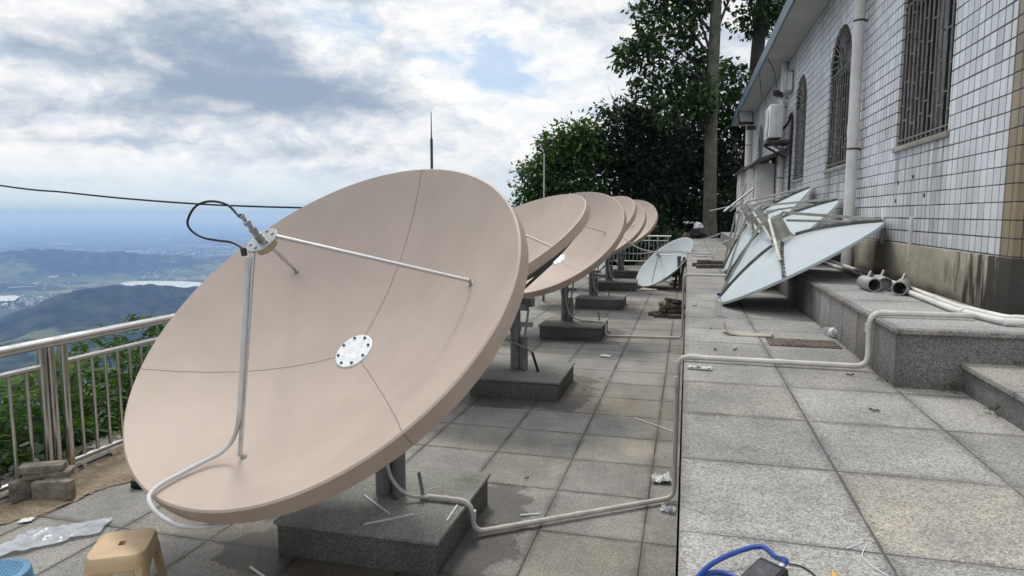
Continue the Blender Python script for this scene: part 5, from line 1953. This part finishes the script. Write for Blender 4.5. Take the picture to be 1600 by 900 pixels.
for i, (x, a) in enumerate(((-0.10, 6), (-0.17, -5), (-0.22, 9))):
    tag(MB().box((x - 0.03, 16.9 + i * 0.15, 0.0), (x + 0.03, 17.02 + i * 0.15, 0.82), Matrix.Rotation(R(a), 3, 'Y')).build('timber_prop', M_wood, bevel=0.004),
        ['weathered timber prop closest to the walkway wall by the white dish', 'middle timber prop under the edge of the white dish', 'outer timber prop leaning behind the white dish'][i], 'timber', 'timber props behind the white dish')


# ------------------------------------------------------------------ trees
def leaf_cloud(tips, per, spread, size, seed, droop=0.3, aspect=0.45):
    """pointed leaves, each a bent pair of faces, in clusters round the tips"""
    r = np.random.default_rng(seed)
    tips = np.asarray(tips, float)
    n = len(tips) * per
    c = np.repeat(tips, per, 0)
    off = r.normal(size=(n, 3)) * spread
    off[:, 2] *= 0.75
    c = c + off
    d = off / (np.linalg.norm(off, axis=1, keepdims=True) + 1e-6) + r.normal(size=(n, 3)) * 0.55
    d[:, 2] -= droop
    d /= np.linalg.norm(d, axis=1, keepdims=True)
    side_ = np.cross(d, r.normal(size=(n, 3)) * 0.6 + np.array([0, 0, 1.0]))
    side_ /= np.linalg.norm(side_, axis=1, keepdims=True) + 1e-9
    up_ = np.cross(side_, d)
    s = size * r.uniform(0.4, 1.45, (n, 1))
    base = c
    tip = c + d * s - up_ * s * 0.15
    l = c + d * s * 0.45 + side_ * s * aspect * 0.5 - up_ * s * 0.05
    rr_ = c + d * s * 0.45 - side_ * s * aspect * 0.5 - up_ * s * 0.05
    return np.stack([base, l, tip, rr_], 1).reshape(-1, 3)


def lobes_to_tips(lobes, seed, shell=0.55):
    r = np.random.default_rng(seed)
    out_ = []
    for (x, y, z, rx, ry, rz, n) in lobes:
        d = r.normal(size=(n, 3))
        d /= np.linalg.norm(d, axis=1, keepdims=True)
        rad = shell + (1 - shell) * r.random((n, 1)) ** 0.6
        q = d * rad * np.array([rx, ry, rz])
        # clumps: push by low frequency wobble
        q *= 1 + 0.22 * np.sin(q[:, :1] * 2.1 + x) * np.cos(q[:, 2:3] * 2.7 + z)
        out_.append(q + np.array([x, y, z]))
    return np.concatenate(out_)


def tree(name, label, base, trunk_top, r0, r1, lobes, leafmat, barkmat, size=0.2, per=12, spread=0.28, seed=1, limbs=True, group=None, wob=0.1, twigs=0.12, dense=False):
    b = Vector(base)
    tp = Vector(trunk_top)
    t = thing(name, label, 'tree', base, group)
    rr_ = random.Random(seed)
    tips = lobes_to_tips(lobes, seed)
    core = lobes_to_tips([(x, y, z, rx * 0.75, ry * 0.75, rz * 0.75, max(n // 6, 3)) for (x, y, z, rx, ry, rz, n) in lobes], seed + 50, 0.1) if dense else None
    mb = MB()
    pts = []
    N = 12
    for i in range(N + 1):
        f = i / N
        p = b.lerp(tp, f) + Vector((math.sin(f * 5 + seed) * wob, math.cos(f * 4 + seed) * wob, 0)) * (f * (1.4 - f))
        pts.append(p)
    rad = [r0 + (r1 - r0) * (i / N) ** 0.85 + (r0 * 0.35 if i == 0 else 0) for i in range(N + 1)]
    mb.tube(pts, rad, 14)
    lm = MB()
    if limbs:
        for li, (x, y, z, rx, ry, rz, n) in enumerate(lobes):
            c = Vector((x, y, z))
            # start on the trunk below the lobe
            f = min(max((c.z - 0.5 * (c - b).length * 0.35 - b.z) / max(tp.z - b.z, 0.1), 0.25), 0.98)
            s = pts[int(f * N)]
            mid = s.lerp(c, 0.5) + Vector((rr_.uniform(-0.3, 0.3), rr_.uniform(-0.3, 0.3), rr_.uniform(0.0, 0.5)))
            w = min(max(r1 * 0.4, 0.035), 0.07)
            lm.tube(spline([s, mid, c], 5), [w * (1 - 0.07 * q) for q in range(11)], 7)
            sel = [q for q in tips if ((q[0] - x) / rx) ** 2 + ((q[1] - y) / ry) ** 2 + ((q[2] - z) / rz) ** 2 < 1.6]
            for q in sel:
                if rr_.random() < twigs:
                    q = Vector(q)
                    m_ = c.lerp(q, 0.5) + Vector((rr_.uniform(-0.2, 0.2), rr_.uniform(-0.2, 0.2), rr_.uniform(-0.1, 0.3)))
                    lm.tube([c.lerp(mid, 0.2), m_, q], [w * 0.4, w * 0.25, w * 0.1], 5)
        mb.build('trunk', barkmat, t, smooth=True, recalc=False)
        lm.build('limbs', M_barkdark, t, smooth=True, recalc=False)
    else:
        mb.build('trunk', barkmat, t, smooth=True, recalc=False)
    lv = leaf_cloud(tips, per, spread, size, seed + 7, aspect=0.55)
    if core is not None:
        lv = np.concatenate([lv, leaf_cloud(core, per, spread * 1.5, size * 1.25, seed + 9, aspect=0.7)])
    lv -= np.array(base)
    soup('crown', lv, 4, leafmat, t)
    return t


# pale trunk at the end of the walkway; its crown spreads out to the left
tree('broadleaf_tree', 'tall tree with a thick pale bare trunk at the end of the walkway', (0.9, 30.0, 0.7), (0.85, 30.1, 13.5), 0.285, 0.21,
     [(-0.9, 30.5, 9.6, 1.6, 1.4, 0.7, 70), (-2.2, 30.0, 8.6, 1.1, 1.1, 0.6, 60), (-1.2, 30.6, 7.3, 1.5, 1.3, 0.8, 80), (-0.2, 30.8, 11.0, 1.5, 1.3, 0.8, 80), (-1.6, 30.2, 10.6, 1.0, 1.0, 0.5, 36),
      (0.2, 31.2, 8.3, 1.0, 1.0, 0.8, 50), (-0.6, 29.6, 6.3, 1.2, 1.0, 0.7, 56), (0.3, 29.4, 6.6, 0.55, 0.5, 0.8, 34), (2.3, 31, 12.2, 1.6, 1.4, 0.9, 70), (0.6, 31, 12.8, 2.6, 1.6, 0.8, 90), (-1.4, 30, 12.3, 1.2, 1.2, 0.6, 45)],
     M_leaf_a, M_bark, size=0.25, per=15, spread=0.2, seed=3, wob=0.1)
tree('broadleaf_tree', 'dark leaning tree behind the end of the building eave', (2.6, 34.0, 0.5), (3.2, 34.2, 14.5), 0.40, 0.25,
     [(3.0, 34, 10.8, 1.3, 1.3, 0.8, 60), (4.2, 34.5, 11.8, 1.5, 1.4, 0.8, 70), (1.8, 34.4, 8.2, 1.2, 1.2, 0.8, 60), (2.4, 34.4, 6.6, 1.3, 1.2, 0.9, 80), (1.2, 34.5, 7.0, 1.3, 1.3, 1.0, 80), (2.2, 34, 12.8, 1.8, 1.4, 0.7, 70), (3.6, 34.6, 13.4, 2, 1.4, 0.8, 70)],
     M_leaf_a, M_barkdark, size=0.26, per=15, spread=0.21, seed=8, wob=0.12)
tree('broadleaf_tree', 'bushy green tree leftmost of the clump behind the dishes', (-6.0, 31.0, -4.0), (-5.8, 31.0, 4.2), 0.22, 0.10,
     [(-6.6, 31, 4.0, 1.0, 1.0, 0.7, 70), (-5.8, 31, 5.0, 1.1, 1.1, 0.8, 80), (-4.8, 31.2, 4.4, 1.2, 1.1, 1.0, 100), (-6.4, 31, 2.9, 1.1, 1.2, 0.8, 90), (-5.2, 31, 3.2, 1.4, 1.2, 1.0, 120), (-6.9, 30.6, 1.9, 0.9, 1.0, 0.8, 70), (-5.6, 31, 1.6, 1.4, 1.2, 0.9, 90), (-4.9, 31, 5.6, 0.7, 0.7, 0.4, 36)],
     M_leaf_b, M_barkdark, size=0.2, per=18, spread=0.21, seed=12, wob=0.15, dense=True)
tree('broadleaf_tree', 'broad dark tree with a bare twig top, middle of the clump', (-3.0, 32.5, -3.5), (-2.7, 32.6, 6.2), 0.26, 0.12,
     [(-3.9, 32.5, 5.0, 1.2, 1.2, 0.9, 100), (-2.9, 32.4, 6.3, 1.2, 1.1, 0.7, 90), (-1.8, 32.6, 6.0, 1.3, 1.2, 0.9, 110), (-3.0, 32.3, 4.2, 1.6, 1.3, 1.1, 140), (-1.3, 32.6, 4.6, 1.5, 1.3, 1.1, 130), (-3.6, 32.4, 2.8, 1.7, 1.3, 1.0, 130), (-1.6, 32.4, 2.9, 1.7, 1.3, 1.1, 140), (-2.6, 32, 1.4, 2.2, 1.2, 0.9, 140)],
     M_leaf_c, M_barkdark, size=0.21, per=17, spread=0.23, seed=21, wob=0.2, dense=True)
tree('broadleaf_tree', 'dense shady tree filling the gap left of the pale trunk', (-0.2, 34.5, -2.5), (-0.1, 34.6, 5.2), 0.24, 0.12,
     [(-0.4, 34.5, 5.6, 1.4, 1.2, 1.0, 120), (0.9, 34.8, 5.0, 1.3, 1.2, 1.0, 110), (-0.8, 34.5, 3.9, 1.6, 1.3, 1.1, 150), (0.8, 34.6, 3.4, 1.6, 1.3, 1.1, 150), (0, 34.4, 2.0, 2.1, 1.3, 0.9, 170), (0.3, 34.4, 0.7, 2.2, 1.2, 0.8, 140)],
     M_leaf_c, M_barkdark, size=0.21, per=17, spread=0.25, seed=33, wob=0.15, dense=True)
tree('broadleaf_tree', 'dark tree seen between the pale trunk and the building corner', (3.4, 38.0, -1.5), (3.3, 38.0, 5.5), 0.25, 0.14,
     [(3.0, 38, 5.2, 1.3, 1.2, 1.1, 90), (2.2, 38, 3.8, 1.3, 1.2, 1.1, 100), (3.8, 38, 3.6, 1.5, 1.2, 1.1, 110), (2.6, 37.8, 2.2, 1.8, 1.2, 1.0, 130), (4.2, 38, 6.0, 1.2, 1.2, 0.9, 70), (2.0, 38, 0.8, 1.8, 1.2, 0.8, 100)],
     M_leaf_c, M_barkdark, size=0.22, per=16, spread=0.25, seed=41, wob=0.1, dense=True)
# dim undergrowth behind the end railing, one shrub after another
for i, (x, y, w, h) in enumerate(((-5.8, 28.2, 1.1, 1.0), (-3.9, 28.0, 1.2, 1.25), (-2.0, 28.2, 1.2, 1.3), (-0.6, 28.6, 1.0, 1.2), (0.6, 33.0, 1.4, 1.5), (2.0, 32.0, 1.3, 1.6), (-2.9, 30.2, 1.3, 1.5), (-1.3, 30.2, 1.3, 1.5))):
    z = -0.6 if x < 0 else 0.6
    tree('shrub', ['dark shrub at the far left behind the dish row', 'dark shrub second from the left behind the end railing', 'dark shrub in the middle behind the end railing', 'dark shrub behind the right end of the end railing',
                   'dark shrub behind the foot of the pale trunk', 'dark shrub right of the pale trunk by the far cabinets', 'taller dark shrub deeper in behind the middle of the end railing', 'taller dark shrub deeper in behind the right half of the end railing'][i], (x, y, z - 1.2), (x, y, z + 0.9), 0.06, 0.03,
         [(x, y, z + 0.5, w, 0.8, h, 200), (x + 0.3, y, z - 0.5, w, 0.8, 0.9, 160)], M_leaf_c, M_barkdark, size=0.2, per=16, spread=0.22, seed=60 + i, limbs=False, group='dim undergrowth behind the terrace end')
# bare twigs standing above the middle tree
tw = MB()
rt = random.Random(4)
tw.tube([(-2.9, 31.5, 5.9), (-3.2, 31.5, 6.6), (-3.55, 31.5, 7.3)], [0.03, 0.02, 0.008], 5)
for i in range(11):
    f = i / 11
    p = Vector((-2.95 - 0.55 * f, 31.5, 6.0 + 1.25 * f))
    s = 1 if i % 2 else -1
    tw.tube([p, p + Vector((s * 0.12 - 0.05, 0, 0.28)), p + Vector((s * 0.16 - 0.08, 0, 0.55))], [0.012, 0.008, 0.004], 4)
tag(tw.build('bare_branch', M_wood, recalc=False), 'bare leafless branch sticking up from the dark tree clump', 'branch')


# ------------------------------------------------------------------ pinnate shrubs beyond the railing
def fern_shrub(label, c, w, h, n, mat, seed, size=0.36, group='feathery shrubs beyond the steel railing'):
    r = np.random.default_rng(seed)
    x, y, z = c
    t = thing('feathery_shrub', label, 'shrub', c, group)
    stems = MB()
    V = []
    for i in range(n):
        d = r.normal(size=3)
        d /= np.linalg.norm(d)
        f = 0.35 + 0.65 * r.random() ** 0.5
        p = np.array([x, y, z + h * 0.5]) + d * f * np.array([w, w * 1.1, h * 0.55])
        if p[2] < z - 0.1:
            p[2] = z + r.random() * 0.3
        if p[0] > -4.42:
            p[0] = -4.42 - r.random() * 0.25
        out_d = d * np.array([1, 1, 0.5]) + r.normal(size=3) * 0.35
        out_d[2] += 0.25
        out_d /= np.linalg.norm(out_d)
        L = size * r.uniform(0.7, 1.25)
        side_ = np.cross(out_d, [0, 0, 1.0])
        side_ /= np.linalg.norm(side_) + 1e-9
        upv = np.cross(side_, out_d)
        npair = 9
        pr = None
        for q in range(npair):
            tq = (q + 1) / npair
            cp = p + out_d * L * tq + np.array([0, 0, -0.45 * L * tq * tq])
            ll = L * 0.26 * (1 - 0.55 * abs(tq - 0.45) * 1.6)
            for sg in (-1, 1):
                ld = side_ * sg * 0.9 + out_d * 0.45 + np.array([0, 0, -0.22]) + r.normal(size=3) * 0.08
                ld /= np.linalg.norm(ld)
                wd = np.cross(ld, upv)
                wd /= np.linalg.norm(wd) + 1e-9
                V += [cp, cp + ld * ll * 0.45 + wd * ll * 0.16, cp + ld * ll - upv * ll * 0.12, cp + ld * ll * 0.45 - wd * ll * 0.16]
        if i % 3 == 0:
            stems.tube([(x, y, z - 0.3), (x * 0.5 + p[0] * 0.5, y * 0.5 + p[1] * 0.5, z + (p[2] - z) * 0.7), tuple(p)], [0.012, 0.008, 0.004], 5)
    V = np.array(V) - np.array(c)
    V[:, 0] = np.minimum(V[:, 0], -4.34 - c[0])
    soup('leaves', V, 4, mat, t)
    stems.build('stems', M_barkdark, t, recalc=False)


FS = [((-5.0, 2.9, -0.45), 0.5, 0.95, 260, M_fern2, 'feathery shrub at the left picture edge beyond the railing'),
      ((-5.1, 3.7, -0.5), 0.55, 1.0, 320, M_fern2, 'feathery shrub behind the triple railing posts'),
      ((-5.3, 4.55, -0.6), 0.55, 1.08, 360, M_fern, 'yellow green feathery shrub right of the railing posts'),
      ((-5.4, 5.4, -0.6), 0.6, 1.2, 380, M_fern, 'tallest feathery shrub with pale tips beside the near dish'),
      ((-5.6, 6.5, -0.7), 0.65, 1.05, 260, M_fern, 'feathery shrub mostly hidden behind the near dish'),
      ((-6.2, 3.6, -1.0), 0.7, 1.0, 260, M_fern2, 'low feathery shrub further down the slope'),
      ((-6.3, 5.0, -1.0), 0.75, 1.2, 260, M_fern2, 'feathery shrub farther down the slope behind the tallest one'),
      ((-4.75, 4.2, -0.5), 0.35, 0.8, 140, M_fern2, 'small feathery shrub tight against the railing bars'),
      ((-5.6, 8.2, -0.8), 0.8, 1.4, 160, M_fern2, 'feathery shrub on the slope behind the second dish'),
      ((-4.8, 3.3, -0.5), 0.35, 0.6, 130, M_fern2, 'small low feathery shrub behind the cement blocks')]
for i, (c, w, h, n, mt, lab) in enumerate(FS):
    fern_shrub(lab, c, w, h, n, mt, 80 + i)
# greyish broad leaves low by the posts
gl = leaf_cloud([(-4.55, 3.55, 0.12), (-4.6, 3.75, 0.08), (-4.5, 3.35, 0.1), (-4.6, 3.65, 0.2)], 9, 0.09, 0.16, 5, 0.1, 0.7)
gl[:, 0] = np.minimum(gl[:, 0], -4.36)
gp_ = thing('grey_leaf_plant', 'low plant with pale grey green leaves by the posts', 'plant', (-4.56, 3.6, -0.3))
soup('leaves', gl - np.array([-4.56, 3.6, -0.3]), 4, M_grey_leaf, gp_)
MB().tube([(-4.56, 3.6, -0.35), (-4.56, 3.6, 0.15)], 0.01, 6).build('stem', M_barkdark, gp_)
# weeds in the joints by the upper step
for i, (x, y, z) in enumerate(((1.06, 4.0, 0.951), (1.32, 3.79, 0.951), (1.355, 3.4, 0.951), (1.62, 3.79, 1.101))):
    wv = leaf_cloud([(x, y, z + 0.015)], 26, 0.018, 0.03, 90 + i, -0.4, 0.3)
    wv[:, 2] = np.maximum(wv[:, 2], z + 0.001)
    o = soup('weed', wv, 4, M_fern2)
    tag(o, ['tiny weed at the near corner of the upper step beside the pipe', 'tiny weed at the foot of the upper step end face', 'tiny weed beside the low stair tread', 'tiny weed on the stair tread by the wall'][i], 'weed')
